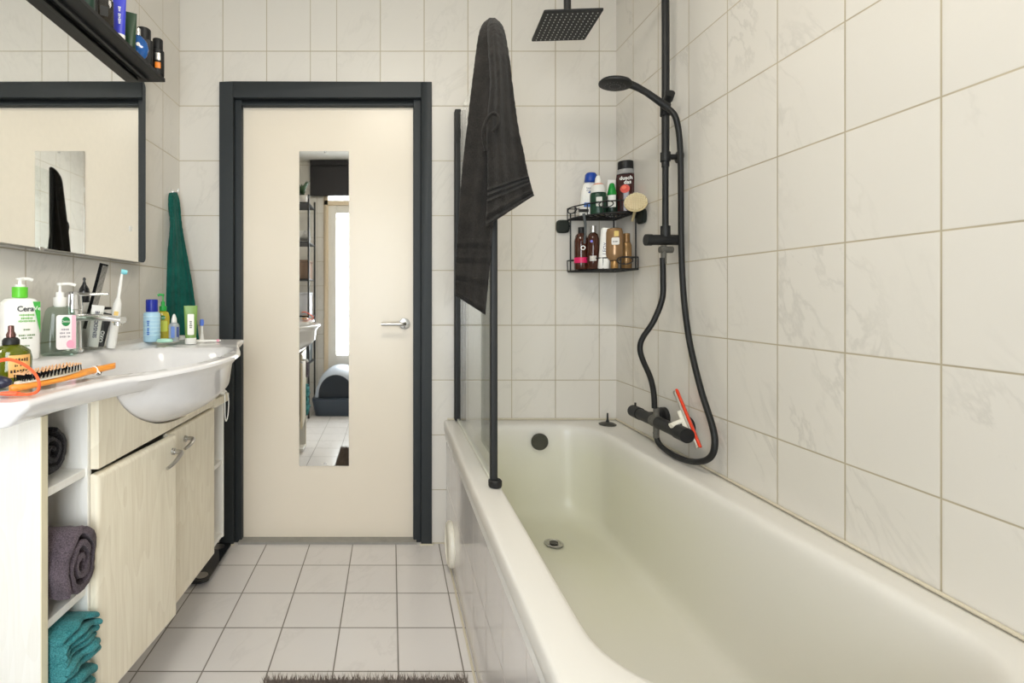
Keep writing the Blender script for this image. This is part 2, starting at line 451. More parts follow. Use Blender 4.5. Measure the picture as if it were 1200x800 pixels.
for (px, py) in ((381, 178), (381, 543)):
    p = P(px, py, 2.346); MB().box(p-Vector((.006, .003, .004)), p+Vector((.006, .003, .004))).build('mirror_clip', M['chrome'], dr, bevel=.001)
hd = MB(); hp = P(474, 379, 2.35)
hd.lathe([(.001, 0), (.024, 0), (.026, .003), (.026, .007), (.02, .009), (.001, .009)], M4=frame(hp, (0, -1, 0)))
hd.tube([hp+Vector((0, -.005, 0)), hp+Vector((0, -.04, 0)), hp+Vector((-.006, -.05, 0)), hp+Vector((-.02, -.053, 0)), hp+Vector((-.108, -.053, 0))], .0085, smooth=4)
hd.build('door_handle', M['steel'], dr)
kh = MB(); kh.box(hp+Vector((-.0025, -.0105, -.02)), hp+Vector((.0025, -.009, -.012))); kh.build('keyhole', M['black'], dr)
slab('trim_1', (-.70, 2.30, 0), (.118, 2.40, .012), M['sill'])
pt = MB(); pt.box((-.79, 2.288, 0), (-.715, 2.2955, .006)); pt.box((.132, 2.288, 0), (.196, 2.2955, .007)); pt.box((.19, 2.306, 0), (.26, 2.314, .004))
struct(pt.build('trim_2', M['putty'], smooth=0, bevel=.002))
# silicone bead along bath and walls
sb = MB(); sb.tube([(1.036, .62, .573), (1.036, 2.31, .573), (.26, 2.31, .573)], .0042, seg=8); struct(sb.build('trim_3', M['putty']))
sb = MB(); sb.tube([(.249, .6, .002), (.249, 2.31, .002)], .004, seg=8); struct(sb.build('trim_4', M['putty']))

# ceiling lamp
cl = thing('ceiling_lamp', 'round white ceiling lamp over the middle of the bathroom', 'lamp', (.0, .9, ZC))
MB().lathe([(.001, 0), (.28, 0), (.28, -.03), (.26, -.035), (.001, -.035)], o=(.0, .9, ZC)).build('lamp_base', M['white_plastic'], cl)
MB().lathe([(.26, -.034), (.268, -.05), (.24, -.075), (.16, -.09), (.001, -.095)], o=(.0, .9, ZC), cap0=False).build('lamp_shade', mat('lit diffuser', (1, .93, .80, 1), .4, emit=13), cl)

# ------------------------------------------------------------------ bath
def rrect(x0, x1, y0, y1, r, z, n=8, taper=0):
    """rounded rectangle ring; taper: how much narrower it is at the y1 end on the right"""
    pts = []
    for cx, cy, a0 in ((x1-r, y1-r, 0), (x0+r, y1-r, 90), (x0+r, y0+r, 180), (x1-r, y0+r, 270)):
        for k in range(n+1):
            a = math.radians(a0+90*k/n); x = cx+r*math.cos(a); y = cy+r*math.sin(a)
            if k == n:
                pass
            if taper:
                f = (x-x0)/(x1-x0); g = max(0, (y-.9)/(y1-.9)); x -= taper*f*g
            pts.append(Vector((x, y, z)))
    # densify straight sides
    out = []
    for i, p in enumerate(pts):
        q = pts[(i+1) % len(pts)]; out.append(p)
        if (i % (n+1)) == n:
            for k in range(1, 10): out.append(p.lerp(q, k/10))
    return out
bt = thing('bathtub', 'white built-in bathtub with tiled front panel along the right wall', 'bathtub', (.64, 1.46, 0))
tb = MB(); R = []
BX0, BX1, BY0, BY1 = .243, 1.037, .60, 2.312
RZ = .57
R.append(rrect(BX0+.004, BX1, BY0, BY1, .012, RZ-.05))
R.append(rrect(BX0, BX1, BY0, BY1, .014, RZ-.045))
R.append(rrect(BX0, BX1, BY0, BY1, .014, RZ-.012))
R.append(rrect(BX0+.004, BX1, BY0+.004, BY1, .014, RZ-.003))
R.append(rrect(BX0+.012, BX1-.002, BY0+.01, BY1-.002, .014, RZ))
# inner edge
ix0, ix1, iy0, iy1 = .328, .965, .70, 2.225
R.append(rrect(ix0-.012, ix1+.012, iy0-.012, iy1+.012, .16, RZ+.001, taper=.085))
R.append(rrect(ix0-.004, ix1+.004, iy0-.004, iy1+.004, .16, RZ-.002, taper=.085))
R.append(rrect(ix0+.004, ix1-.004, iy0+.006, iy1-.004, .16, RZ-.010, taper=.085))
R.append(rrect(ix0+.010, ix1-.010, iy0+.018, iy1-.011, .16, RZ-.028, taper=.084))
for t in (.12, .25, .4, .55, .7, .82):
    z = RZ-.028-t*(RZ-.028-.19)
    e = t**1.25
    R.append(rrect(ix0+.010+.05*e, ix1-.010-.06*e, iy0+.018+.26*t, iy1-.011-.06*e, .16+.0*t, z, taper=.084-.05*t))
fl = [( .90, .214), (1.0, .188), (1.12, .176), (1.3, .171)]
for t, z in fl:
    R.append(rrect(ix0+.010+.05*t+.03*max(0, t-.8)**1.2*3.4, ix1-.010-.06*t-.03*max(0, t-.8)**1.2*3.4, iy0+.018+.26*t+.06*max(0, t-.9), iy1-.011-.06*t-.22*max(0, t-.85), .16-.12*max(0, t-1.0), z, taper=.03))
R.append(rrect(.50, .76, 1.2, 1.93, .1, .1685, taper=0))
R.append(rrect(.56, .70, 1.3, 1.85, .04, .168, taper=0))
tb.rings(R, cap0=False, cap1=True)
tubm = tb.build('tub', M['tub'], bt, smooth=50)
tubm.modifiers.new('s', 'SUBSURF').levels = 1; tubm.modifiers['s'].render_levels = 1
MB().box((.256, BY0+.012, .002), (.275, BY1-.002, RZ-.03)).build('front_panel', M['tile_bath'], bt, smooth=0)
MB().box((.256, BY0+.002, .002), (BX1-.002, BY0+.014, RZ-.03)).build('end_panel', M['tile_bath'], bt, smooth=0)
pr = MB().box((.2495, BY0+.01, RZ-.085), (.2585, BY1-.003, RZ-.046)); pr.build('trim_strip', M['white_plastic'], bt, bevel=.003)
# overflow, drain
op = P(632, 517, 2.195)
ov = MB(); ov.lathe([(.001, .0), (.036, 0), (.0375, .005), (.036, .011), (.033, .014), (.0315, .0125), (.001, .013)], M4=frame(op, (0, -1, -.06)))
ov.build('overflow_knob', mat('dark grey overflow', srgb(74, 74, 66), .5, metal=.3, noise=.2), bt)
dp = Vector((.635, 1.955, .1715))
dn = MB().use(M['steel']); dn.lathe([(.001, .001), (.034, .001), (.036, .004), (.029, .006), (.026, .003), (.001, .002)], o=dp)
dn.use(M['limescale']); dn.lathe([(.001, .004), (.015, .004), (.016, .007), (.012, .010), (.001, .011)], o=dp)
dn.build('drain', None, bt, label='chrome drain ring with dark plug')
# round inspection cap on the panel
cp = P(529, 638, 2.09); cp.x = .256
ic = MB(); ic.lathe([(.001, 0), (.088, 0), (.09, .004), (.088, .016), (.082, .022), (.074, .024), (.072, .020), (.001, .020)], M4=frame((.256, 2.085, .108), (-1, 0, 0)), seg=40)
ic.build('inspection_cap', M['offwhite_plastic'], bt, label='round white inspection cap')
# ------------------------------------------------------------------ shower screen
sc = thing('shower_screen', 'clear glass bath screen with black posts on the bath rim', 'shower screen', (.305, 1.9, RZ))
zt = 1.985
po = MB(); po.box((.290, 2.268, RZ+.004), (.318, 2.312, zt)); po.build('wall_profile', M['black'], sc, bevel=.004)
po = MB(); po.tube([(.330, 2.262, RZ+.006), (.330, 2.262, zt-.01)], .0095, seg=14); po.build('hinge_post', M['black'], sc)
po = MB(); po.box((.2945, 1.478, RZ+.02), (.3155, 1.502, 1.945)); po.build('end_post', M['black'], sc, bevel=.005)
po = MB(); po.lathe([(.001, 0), (.018, 0), (.020, .004), (.020, .018), (.016, .022), (.001, .022)], o=(.309, 1.486, RZ+.0015), sy=1); po.build('post_foot', M['black_plastic'], sc)
MB().box((.3025, 1.50, RZ+.014), (.3075, 2.272, 1.935)).build('glass_panel', M['glass'], sc, smooth=0)
MB().box((.300, 1.50, RZ+.003), (.310, 2.268, RZ+.0145)).build('bottom_seal', M['seal'], sc, bevel=.002)
lp = MB()
for (dx, z, r) in ((-.004, 1.93, .028), (.014, 1.945, .03), (.024, 1.90, .026), (-.016, 1.865, .026)):
    c = Vector((.318+dx, 2.255, z)); lp.tube([c+Vector((r*.35*math.cos(a), -.012, r*1.3*math.sin(a))) for a in [2*PI*k/20 for k in range(21)]], .0013, seg=6)
tag(lp.build('hair_tie', M['black_plastic'], None, loc=(.318, 2.243, 1.9)), 'thin dark elastic loops hanging at the top of the wall side screen post', 'hair tie')

# ------------------------------------------------------------------ cloth helper
def cloth(mb, L, Rr, D, th, folds=3, amp=.008, n=170, m=72, ph=0, hem=(), close_top=True, fbend=0, wave=0):
    """flattened hanging tube between pixel polylines L and R; D = [(v,d)..] distance table, th = [(v,half thickness)..]"""
    Ls = spline([Vector((x, y, 0)) for x, y in L], 8); Rs = spline([Vector((x, y, 0)) for x, y in Rr], 8)
    def at(pl, v):
        q = v*(len(pl)-1); i = min(int(q), len(pl)-2); return pl[i].lerp(pl[i+1], q-i)
    rings = []
    for i in range(n+1):
        v = i/n; a = at(Ls, v); b = at(Rs, v); d = interp(D, v); t = interp(th, v)
        g = min(1, v*2.0)
        rib = 0
        for h0, h1, k in hem:
            if h0 < v < h1: rib = .004*math.sin((v-h0)/(h1-h0)*PI*k)
        ring = []
        for j in range(m):
            ang = 2*PI*j/m; s_ = (1-math.cos(ang))/2; side = math.sin(ang)
            x = a.x+(b.x-a.x)*s_; y = a.y+(b.y-a.y)*s_ + wave*math.sin(s_*PI*folds+ph)*v
            dep = d + fbend*(s_-.5)
            f = amp*g*math.sin(s_*PI*folds+ph+.8*v) + .3*amp*g*math.sin(s_*PI*folds*2.3+ph*2+3*v)
            off = side*t*(1 if side > 0 else 1)
            ring.append(P(x, y, dep+f+off+rib*math.copysign(1, side)))
        rings.append(ring)
    mb.rings(rings)
    return mb

tw = MB()
# left, long lobe
cloth(tw, [(573, 21), (565, 29), (560, 45), (554, 90), (547, 150), (541, 205), (537, 260), (534, 310), (533, 346)],
      [(580, 21), (586, 28), (590, 45), (590, 90), (588, 150), (582, 205), (578, 260), (574, 312), (569, 369)],
      [(0, 1.485), (.08, 1.485), (.25, 1.462), (.6, 1.455), (1, 1.452)], [(0, .006), (.03, .016), (.09, .022), (.3, .014), (1, .009)],
      folds=2.2, amp=.007, hem=((.80, .83, 2), (.845, .875, 2), (.90, .93, 2), (.97, 1.0, 2)))
# right, short lobe lying in front
cloth(tw, [(574, 22), (571, 32), (572, 60), (574, 100), (570, 150), (571, 190), (571, 225), (569, 266)],
      [(581, 22), (590, 32), (596, 60), (601, 100), (607, 145), (614, 180), (620, 208), (626, 229)],
      [(0, 1.478), (.1, 1.450), (.3, 1.420), (1, 1.400)], [(0, .005), (.05, .014), (.2, .020), (1, .014)],
      folds=2.6, amp=.009, ph=1.1, hem=((.84, .90, 5), (.93, 1.0, 3)))
# turned-back edge of the fold, like a small mouth
tw.tube([P(569, 176, 1.40), P(566, 158, 1.395), P(569, 143, 1.388), P(577, 133, 1.382), P(583, 136, 1.380), P(583, 146, 1.380), P(577, 155, 1.383)], .0045, seg=8, smooth=6)
two = tw.build('bath_towel', M['towel_dark'], None, smooth=60, loc=P(577, 22, 1.48))
tag(two, 'charcoal bath towel draped over the top of the shower screen post', 'towel')

# green towel on a hook in the left corner
gt = MB()
cloth(gt, [(198, 226), (196, 236), (199, 262), (196, 300), (194, 345), (193, 400)],
      [(208, 226), (211, 238), (214, 268), (222, 312), (228, 350), (234, 404)],
      [(0, 2.235), (.2, 2.225), (1, 2.19)], [(0, .008), (.1, .02), (1, .010)], folds=3.0, amp=.011, ph=.5, fbend=.05)
tag(gt.build('hand_towel', M['towel_green'], None, smooth=60, loc=P(203, 226, 2.24)), 'dark green towel hanging from a wall hook beside the door frame', 'towel')
hk = MB(); h0 = P(202, 225, 2.235); h0.x = XL
hk.lathe([(.001, 0), (.013, 0), (.013, .004), (.001, .005)], M4=frame(h0, (1, 0, 0)))
hk.tube([h0, h0+Vector((.02, 0, 0)), h0+Vector((.028, 0, .004)), h0+Vector((.03, 0, .014))], .003, smooth=4)
tag(hk.build('wall_hook', M['chrome'], None, loc=h0), 'small chrome hook on the left wall holding the green towel', 'hook')

# ------------------------------------------------------------------ mirror on the left wall + shelf
mr = thing('wall_mirror', 'large rectangular wall mirror above the washbasin', 'mirror', (XL, 1.3, 1.265))
mx = -.930; y0, y1, z0, z1 = .55, 1.905, 1.262, 1.945
def rr2(ya, yb, za, zb, r, x, n=6):
    out = []
    for cy, cz, a0 in ((yb-r, zb-r, 0), (ya+r, zb-r, 90), (ya+r, za+r, 180), (yb-r, za+r, 270)):
        for k in range(n+1):
            a = math.radians(a0+90*k/n); out.append(Vector((x, cy+r*math.cos(a), cz+r*math.sin(a))))
    return out
mb = MB(); mb.rings([rr2(y0, y1, z0, z1, .022, XL+.012), rr2(y0, y1, z0, z1, .022, mx-.001)]); mb.build('mirror_body', M['steel'], mr, smooth=30)
mb = MB(); mb.rings([rr2(y0+.001, y1-.001, z0+.001, z1-.001, .021, mx-.0012), rr2(y0+.001, y1-.001, z0+.001, z1-.001, .021, mx)]); mb.build('mirror_glass', M['mirror'], mr, smooth=0)
tp = P(153, 268, .93*588/(458-153)); tb_ = MB(); tb_.box((mx, tp.y-.009, tp.z-.009), (mx+.0008, tp.y+.009, tp.z+.009)); tb_.build('touch_button', M['white_plastic'], mr, label='small white touch button')
for yy in (1.335,):
    q = MB(); q.box((mx-.012, yy-.008, z0-.006), (mx+.002, yy+.008, z0+.004)); q.build('mirror_clip', M['steel'], mr, bevel=.001)

sh = thing('wall_shelf', 'black wall shelf holding toiletries above the mirror', 'shelf', (XL, 1.3, 1.95))
mb = MB(); mb.box((XL+.001, .45, 1.948), (-.856, 1.905, 1.962)); mb.build('board', M['black'], sh, bevel=.0015)
mb = MB(); mb.box((-.918, .45, 1.938), (-.905, 1.87, 1.9478)); mb.build('rail', M['black'], sh, bevel=.0015)
for yy in (.8, 1.66):
    q = MB(); q.box((XL+.001, yy-.02, 1.905), (XL+.02, yy+.02, 1.9478)); q.build('bracket', M['black'], sh, bevel=.002)

# ------------------------------------------------------------------ generic bottles
def cam_face(o):   # direction from o to the camera, level
    v = Vector((0, 0, 0))-Vector((o[0], o[1], 0)); return v.normalized()
def rotz(o, ang=0): return Matrix.Translation(o) @ Matrix.Rotation(ang, 4, 'Z')
def facing(o, extra=0):
    """matrix at o whose local -y axis looks at the camera (level)"""
    v = cam_face(o); a = math.atan2(v.y, v.x)+PI/2+extra
    return Matrix.Translation(o) @ Matrix.Rotation(a, 4, 'Z')
def local_face(M4, r, z, x=0):
    """face frame on the -y side at height z of a body with local matrix M4"""
    return M4 @ Matrix.Translation((x, -r, z)) @ Matrix.Rotation(PI/2, 4, 'X')
def pump(root, M4, z, r, h, m, length=.035, turn=0, col=None):
    mb = MB(); L = M4 @ Matrix.Translation((0, 0, z)) @ Matrix.Rotation(turn, 4, 'Z')
    mb.lathe([(r, 0), (r*1.02, h*.3), (r*.96, h*.36), (r*.45, h*.38), (r*.36, h*.45), (r*.36, h*.8), (r*.7, h*.84), (r*.75, h*.95), (r*.5, h), (.0003, h)], M4=L, seg=20)
    mb.tube([L @ Vector((0, 0, h*.9)), L @ Vector((length*.6, 0, h*.93)), L @ Vector((length, 0, h*.84))], .0042, smooth=4, seg=10)
    return mb.build('pump', m, root)

def tube_pack(name, label, base, h, w, m, capm, ang=0, tilt=(0, 0), cap_h=.02, group=None, txt=None, tm=None, th=.012, lab=None):
    """squeeze tube standing on its cap, crimped flat at the top"""
    t = thing(name, label, 'tube', base, group)
    M4 = facing(base, ang) @ Matrix.Rotation(tilt[0], 4, 'X') @ Matrix.Rotation(tilt[1], 4, 'Y')
    MB().lathe([(w*.40, 0), (w*.42, .002), (w*.42, cap_h), (.001, cap_h)], M4=M4, sy=.8, seg=20).build('cap', capm, t)
    rings = []
    for i in range(9):
        v = i/8; ring = []
        for k in range(24):
            a = 2*PI*k/24; ww = w*(.40+.10*v); tt = th*(1-v)+.0012
            ring.append(M4 @ Vector((ww*math.cos(a), tt*math.sin(a), cap_h+(h-cap_h)*v)))
        rings.append(ring)
    MB().rings(rings).build('body', m, t)
    if lab:
        lw, lh, lm = lab; patch('label', lw, lh, local_face(M4, th*.78+.001, cap_h+(h-cap_h)*.42) @ Matrix.Rotation(-.10, 4, 'X'), lm, t, depth=.0015)
    if isinstance(txt, tuple):
        fine_print('fine_print', txt, w*.30, local_face(M4, th*.85+.0016, cap_h+(h-cap_h)*.42) @ Matrix.Rotation(-.10, 4, 'X') @ Matrix.Rotation(PI/2, 4, 'Z'), tm, t)
    elif txt:
        LM = local_face(M4, th*.85+.0016, cap_h+(h-cap_h)*.42) @ Matrix.Rotation(-.10, 4, 'X') @ Matrix.Rotation(PI/2, 4, 'Z')
        text('lettering', txt, w*.42, LM, tm, t, bold=.0002)
    return t

def bottle(name, label, cat, base, prof, m, sy=1, p=2.0, ang=0, tilt=(0, 0), group=None, caps=(), seg=28):
    t = thing(name, label, cat, base, group)
    M4 = facing(base, ang) @ Matrix.Rotation(tilt[0], 4, 'X') @ Matrix.Rotation(tilt[1], 4, 'Y')
    MB().lathe(prof, M4=M4, sy=sy, p=p, seg=seg).build('body', m, t)
    for nm, pr, cm in caps: MB().lathe(pr, M4=M4, seg=24).build(nm, cm, t)
    return t, M4

# shelf items, standing on the board at z=1.9625
SZ = 1.9625
def onshelf(px, x=-.885):
    return Vector((x, -x*F/(CX-px), SZ))
dark = M['black_plastic']
def jar(p, r, h, m, capm, label, name='aftershave_bottle', cat='bottle', ch=.3, g='dark toiletries on the black shelf', p_=2):
    return bottle(name, label, cat, p, [(.001, 0), (r*.95, 0), (r, .003), (r, h*(1-ch)-.004), (r*.8, h*(1-ch)), (.001, h*(1-ch))], m, p=p_, group=g,
                  caps=[('cap', [(.001, h*(1-ch)), (r*.78, h*(1-ch)), (r*.8, h*(1-ch)+.002), (r*.8, h-.002), (r*.75, h), (.001, h)], capm)])
jar(onshelf(101), .022, .10, pl(20, 52, 40), dark, 'dark green bottle on the shelf at the left end of the visible toiletries')
q = onshelf(107, -.895); jar(q, .017, .13, dark, dark, 'tall plain black bottle between the green bottle and clear dark bottle', p_=4)
t, M4 = jar(onshelf(122), .026, .115, mat('smoked glass', srgb(60, 55, 48), .05, trans=.6), dark, 'smoky square bottle with black cap on the black shelf', p_=5)
patch('label', .022, .03, local_face(M4, .0262, .04), pl(25, 25, 25), t)
jar(onshelf(134, -.905), .02, .085, dark, dark, 'short black tin right behind the blue and purple tube')
def shelf_tube(px, h, w, m, capm, label, **k):
    return tube_pack('cosmetic_tube', label, onshelf(px, k.pop('x', -.885)), h, w, m, capm, group='squeeze tubes on the black shelf', **k)
shelf_tube(140, .160, .040, pl(58, 66, 196), M['white_plastic'], 'blue and purple squeeze tube with white cap on the shelf', txt=(6, 3), tm=pl(220, 225, 240), x=-.88)
shelf_tube(152, .135, .044, pl(32, 62, 38), pl(28, 52, 34), 'dark green squeeze tube standing on the black shelf', x=-.885)
bp = onshelf(163, -.875)
bp = Vector((-.885, 1.757, SZ))
t = thing('perfume_bottle', 'round flat blue perfume bottle with silver sprayer', 'bottle', bp)
M4 = facing(bp) @ Matrix.Scale(1.4, 4)
MB().lathe([(.001, 0), (.012, .001), (.02, .012), (.0245, .03), (.021, .046), (.011, .058), (.005, .062), (.001, .062)], M4=M4, sy=.55).build('body', mat('blue glass', srgb(16, 84, 156), .08, coat=.5), t)
MB().lathe([(.001, .061), (.006, .061), (.006, .078), (.001, .079)], M4=M4).build('sprayer', M['chrome'], t)
patch('emblem', .009, .009, local_face(M4, .0135, .034), M['white_plastic'], t, shape='oval')
t, M4 = jar(Vector((-.900, 1.828, SZ)), .030, .145, dark, dark, 'large black square capped bottle between blue bottle and orange marked tin', p_=5)
patch('emblem', .009, .007, local_face(M4, .0303, .075, -.010), M['steel'], t, shape='oval')
q = Vector((-.874, 1.882, SZ))
t, M4 = jar(q, .0225, .135, dark, dark, 'black spray can with orange and silver print at the shelf end', name='spray_can', cat='can')
patch('label', .020, .022, local_face(M4, .0225, .032), pl(235, 130, 30), t, wrap=.0225)
patch('label', .020, .026, local_face(M4, .0225, .064), M['steel'], t, wrap=.0225)

# ------------------------------------------------------------------ vanity
VA = -2.0*PI/180
vn = thing('vanity_cabinet', 'cream wood washbasin cabinet with two doors and open side shelves', 'cabinet', (-.62, 1.38, .27))
zb, ztp = .262, .912
ya, yb_ = .918, 1.832; xf, xb = -.625, -.955
# near section 0.878..1.04 open shelves, doors 1.04..1.745, far shelves 1.745..1.878
cs = MB()
pt_ = .016
cs.box((xb, ya, .02), (xf, ya+pt_, ztp))                 # near end panel
cs.box((xb, 1.052, .27), (xf, 1.066, ztp))
cs.box((xb, 1.698, zb), (xf, 1.710, ztp-.1))
cs.box((xb, yb_-.012, zb), (xf, yb_, ztp-.08))
cs.box((xb, ya+pt_, .02), (xb+.008, 1.052, ztp)); cs.box((xb, 1.066, zb), (xb+.008, yb_-.012, ztp-.12))
cs.box((xb+.008, 1.066, zb), (xf, 1.698, zb+.016))
cs.box((xb+.008, ya+pt_, .02), (xf, 1.052, .036))
cs.build('body', M['carcass'], vn, smooth=0, bevel=.0012)
for z in (.756, .508, .27):
    MB().box((xb+.008, ya+pt_, z), (xf-.004, 1.052, z+.016)).build('shelf', M['carcass'], vn, bevel=.001)
for z in (.264, .53):
    MB().box((xb+.008, 1.710, z), (xf-.002, yb_-.012, z+.014)).build('shelf', M['carcass'], vn, bevel=.001)
# near vertical edge strip
MB().box((xf, ya, .02), (xf+.002, ya+pt_, ztp)).build('edge_strip', M['edge'], vn, smooth=0)
def vdoor(ya_, yb2, z0_, z1_, hy, hinge, open_=0, th=.019):
    mb = MB(); H = Vector((xf, ya_ if hinge == 'l' else yb2, 0))
    Rm = Matrix.Translation(H) @ Matrix.Rotation(open_, 4, 'Z') @ Matrix.Translation(-H)
    prof = [(0, 0), (th-.009, 0), (th, .009)]
    # chamfered slab
    def ring(x, ins): return [Rm @ Vector((x, y, z)) for y, z in ((ya_+ins, z0_+ins), (yb2-ins, z0_+ins), (yb2-ins, z1_-ins), (ya_+ins, z1_-ins))]
    mb.rings([ring(xf+.001, 0), ring(xf+th-.009, 0), ring(xf+th-.004, .003), ring(xf+th, .012)])
    d = mb.build('door', M['doorwood'], vn, smooth=0, bevel=.0008)
    if hy is not None:
        hb = MB(); z = z1_-.052; xo = xf+th
        pts = [Vector((xo, hy, z+.012)), Vector((xo+.022, hy, z+.012)), Vector((xo+.027, hy-.012, z+.007)), Vector((xo+.028, hy-.045, z-.004)), Vector((xo+.025, hy-.07, z-.009))] if hinge == 'l' else \
              [Vector((xo, hy+.0, z+.014)), Vector((xo+.022, hy, z+.014)), Vector((xo+.027, hy-.012, z+.008)), Vector((xo+.028, hy-.035, z+.004)), Vector((xo+.025, hy-.055, z+.000))]
        hb.tube([Rm @ p for p in pts], lambda t: .0048+.002*math.sin(PI*t), smooth=4, seg=12, flat=.8)
        q0 = Rm @ Vector((xo-.001, hy, z+.013)); hb.lathe([(.001, 0), (.009, 0), (.009, .006), (.001, .007)], M4=frame(q0, (1, 0, 0)))
        set_parent_k = hb.build('handle', M['steel'], d)
    return d
vdoor(1.060, 1.378, zb, .757, 1.352, 'l', -math.radians(4.2))
vdoor(1.374, 1.704, zb, .757, 1.47, 'r')
# false panel with a scooped top following the bowl
mb = MB(); N = 40; th = .019; rings = []
def scoop(y):
    r2 = ((.045)/.225)**2+((y-1.45)/.335)**2
    return .916-(.136*(1-r2)**.75 if r2 < 1 else 0)
outer = []
for i in range(N+1):
    y = 1.060+(1.704-1.060)*i/N; zt_ = scoop(y)
    rings.append([Vector((xf+.001, y, .768)), Vector((xf+th, y, .768)), Vector((xf+th, y, zt_)), Vector((xf+.001, y, zt_))])
mb.rings(rings); mb.build('apron', M['doorwood'], vn, smooth=0, bevel=.001)
rl = MB(); rl.box((xf-.012, 1.704, .757), (xf+.019, yb_, .785)); rl.build('cross_rail', M['doorwood'], vn, bevel=.002)
vn.rotation_euler.z = VA

# ------------------------------------------------------------------ washbasin
def xfront(y):
    t = (y-1.45)/.58
    bul = .130*(math.cos(PI*t)*.5+.5) if abs(t) < 1 else 0
    x = -.590+bul
    for e, s in ((.805, 1), (2.03, -1)):
        dd = (y-e)*s
        if dd < .012: x -= .012-math.sqrt(max(0, .012**2-(.012-dd)**2))
    return x
def sstep(a, b, x):
    t = max(0, min(1, (x-a)/(b-a))); return t*t*(3-2*t)
def ztop(x, y):
    back = sstep(-.845, -.868, x)
    z = .962+.013*back
    # bowl
    cx_ = -.675; ax = .18; ay = .315
    r = (abs((x-cx_)/ax)**3.6+abs((y-1.43)/ay)**3.6)**(1/3.6)
    dep = .135*(1-sstep(.45, 1.0, r)) if r < 1 else 0
    dep = .135*(1-sstep(.70, 1.01, r)) if r < 1.01 else 0
    # shallow fall of the side ledges towards the bowl
    dep *= sstep(.004, .05, xfront(y)-.014-x)
    if dep > 0: return max(z-dep, min(z, zbot(x, y)+.014))
    return z-dep - .004*(1-sstep(1.0, 1.25, r))
def zbot(x, y):
    r2 = ((x+.675)/.225)**2+((y-1.45)/.335)**2
    b_ = .138*(1-r2)**.75 if r2 < 1 else 0
    return .917-b_
mb = MB(); rings = []; NY = 96; NX = 44
ys = [.803+(2.03-.805)*(.5-.5*math.cos(PI*i/NY))*1.0 for i in range(NY+1)]
ys = sorted(set([round(.8*(.805+1.225*i/NY)+.2*yy, 5) for i, yy in enumerate(ys)]))
for y in ys:
    X1 = xfront(y); ring = []
    for i in range(NX+1):
        u = i/NX; x = XL+.002+(X1-.010-XL-.002)*u
        ring.append(Vector((x, y, ztop(x, y))))
    zr = ztop(X1-.010, y)
    cen = max(0, 1-abs((y-1.43)/.36)); cen = cen**.5 if cen > 0 else 0
    ring += [Vector((X1-.004, y, zr-.001)), Vector((X1-.0005, y, zr-.005)), Vector((X1, y, zr-.011))]
    xi = X1-.034; zi = .917
    ring += [Vector((X1-.012, y, .938)), Vector((X1-.026, y, .922)), Vector((xi, y, min(.919, zbot(xi, y)+.003)))]
    for i in range(1, 23):
        u = i/22; x = xi+(XL+.002-xi)*u; ring.append(Vector((x, y, min(.917, zbot(x, y)))))
    rings.append(ring)
mb.rings(rings)
bs = thing('washbasin', 'wide white porcelain washbasin with bulging bowl on the cream cabinet', 'washbasin', (-.75, 1.43, .915))
mb.build('basin', M['porcelain'], bs, smooth=50)
oh = MB(); oh.lathe([(.001, .002), (.007, .002), (.0085, .004), (.010, .0025), (.0105, 0)], M4=frame((-.834, 1.43, .924), (1, 0, .45)), sy=1.3)
oh.use
oh.build('overflow_hole', pl(30, 28, 26), bs)
dg = MB(); dg.lathe([(.001, .001), (.028, .001), (.03, .003), (.024, .005), (.001, .003)], o=(-.675, 1.43, .825)); dg.build('drain', M['chrome'], bs)

# tap
fp = Vector((-.905, 1.43, .9755))
tp_ = thing('basin_tap', 'chrome lever basin tap between soap pump and toothbrush tumbler', 'tap', fp)
mb = MB(); mb.lathe([(.001, 0), (.026, 0), (.027, .006), (.022, .012), (.021, .09), (.023, .1), (.023, .12), (.001, .121)], o=fp, seg=32); mb.build('tap_body', M['chrome'], tp_)
mb = MB(); rings = []
for i in range(13):
    v = i/12; x = fp.x+.008+.135*v; w = .019-.002*v; zc = fp.z+.098-.006*v+.004*math.sin(PI*v); hh = .0105-.002*v
    rings.append([Vector((x, fp.y+w*math.copysign(abs(math.cos(a))**.6, math.cos(a)), zc+hh*math.copysign(abs(math.sin(a))**.6, math.sin(a)))) for a in [2*PI*k/20 for k in range(20)]])
mb.rings(rings); mb.lathe([(.001, 0), (.0115, 0), (.0115, .014), (.001, .014)], o=(fp.x+.128, fp.y, fp.z+.077)); mb.build('spout', M['chrome'], tp_)
mb = MB(); mb.lathe([(.001, .122), (.024, .122), (.0245, .128), (.021, .165), (.015, .172), (.001, .173)], o=fp, seg=32)
mb.tube([fp+Vector((.0, 0, .164)), fp+Vector((.04, 0, .165)), fp+Vector((.10, 0, .166))], lambda t: .0075-.003*t, smooth=4, flat=.4); mb.build('lever', M['chrome'], tp_)

# ---- things standing on the basin
DZ_ = .9758
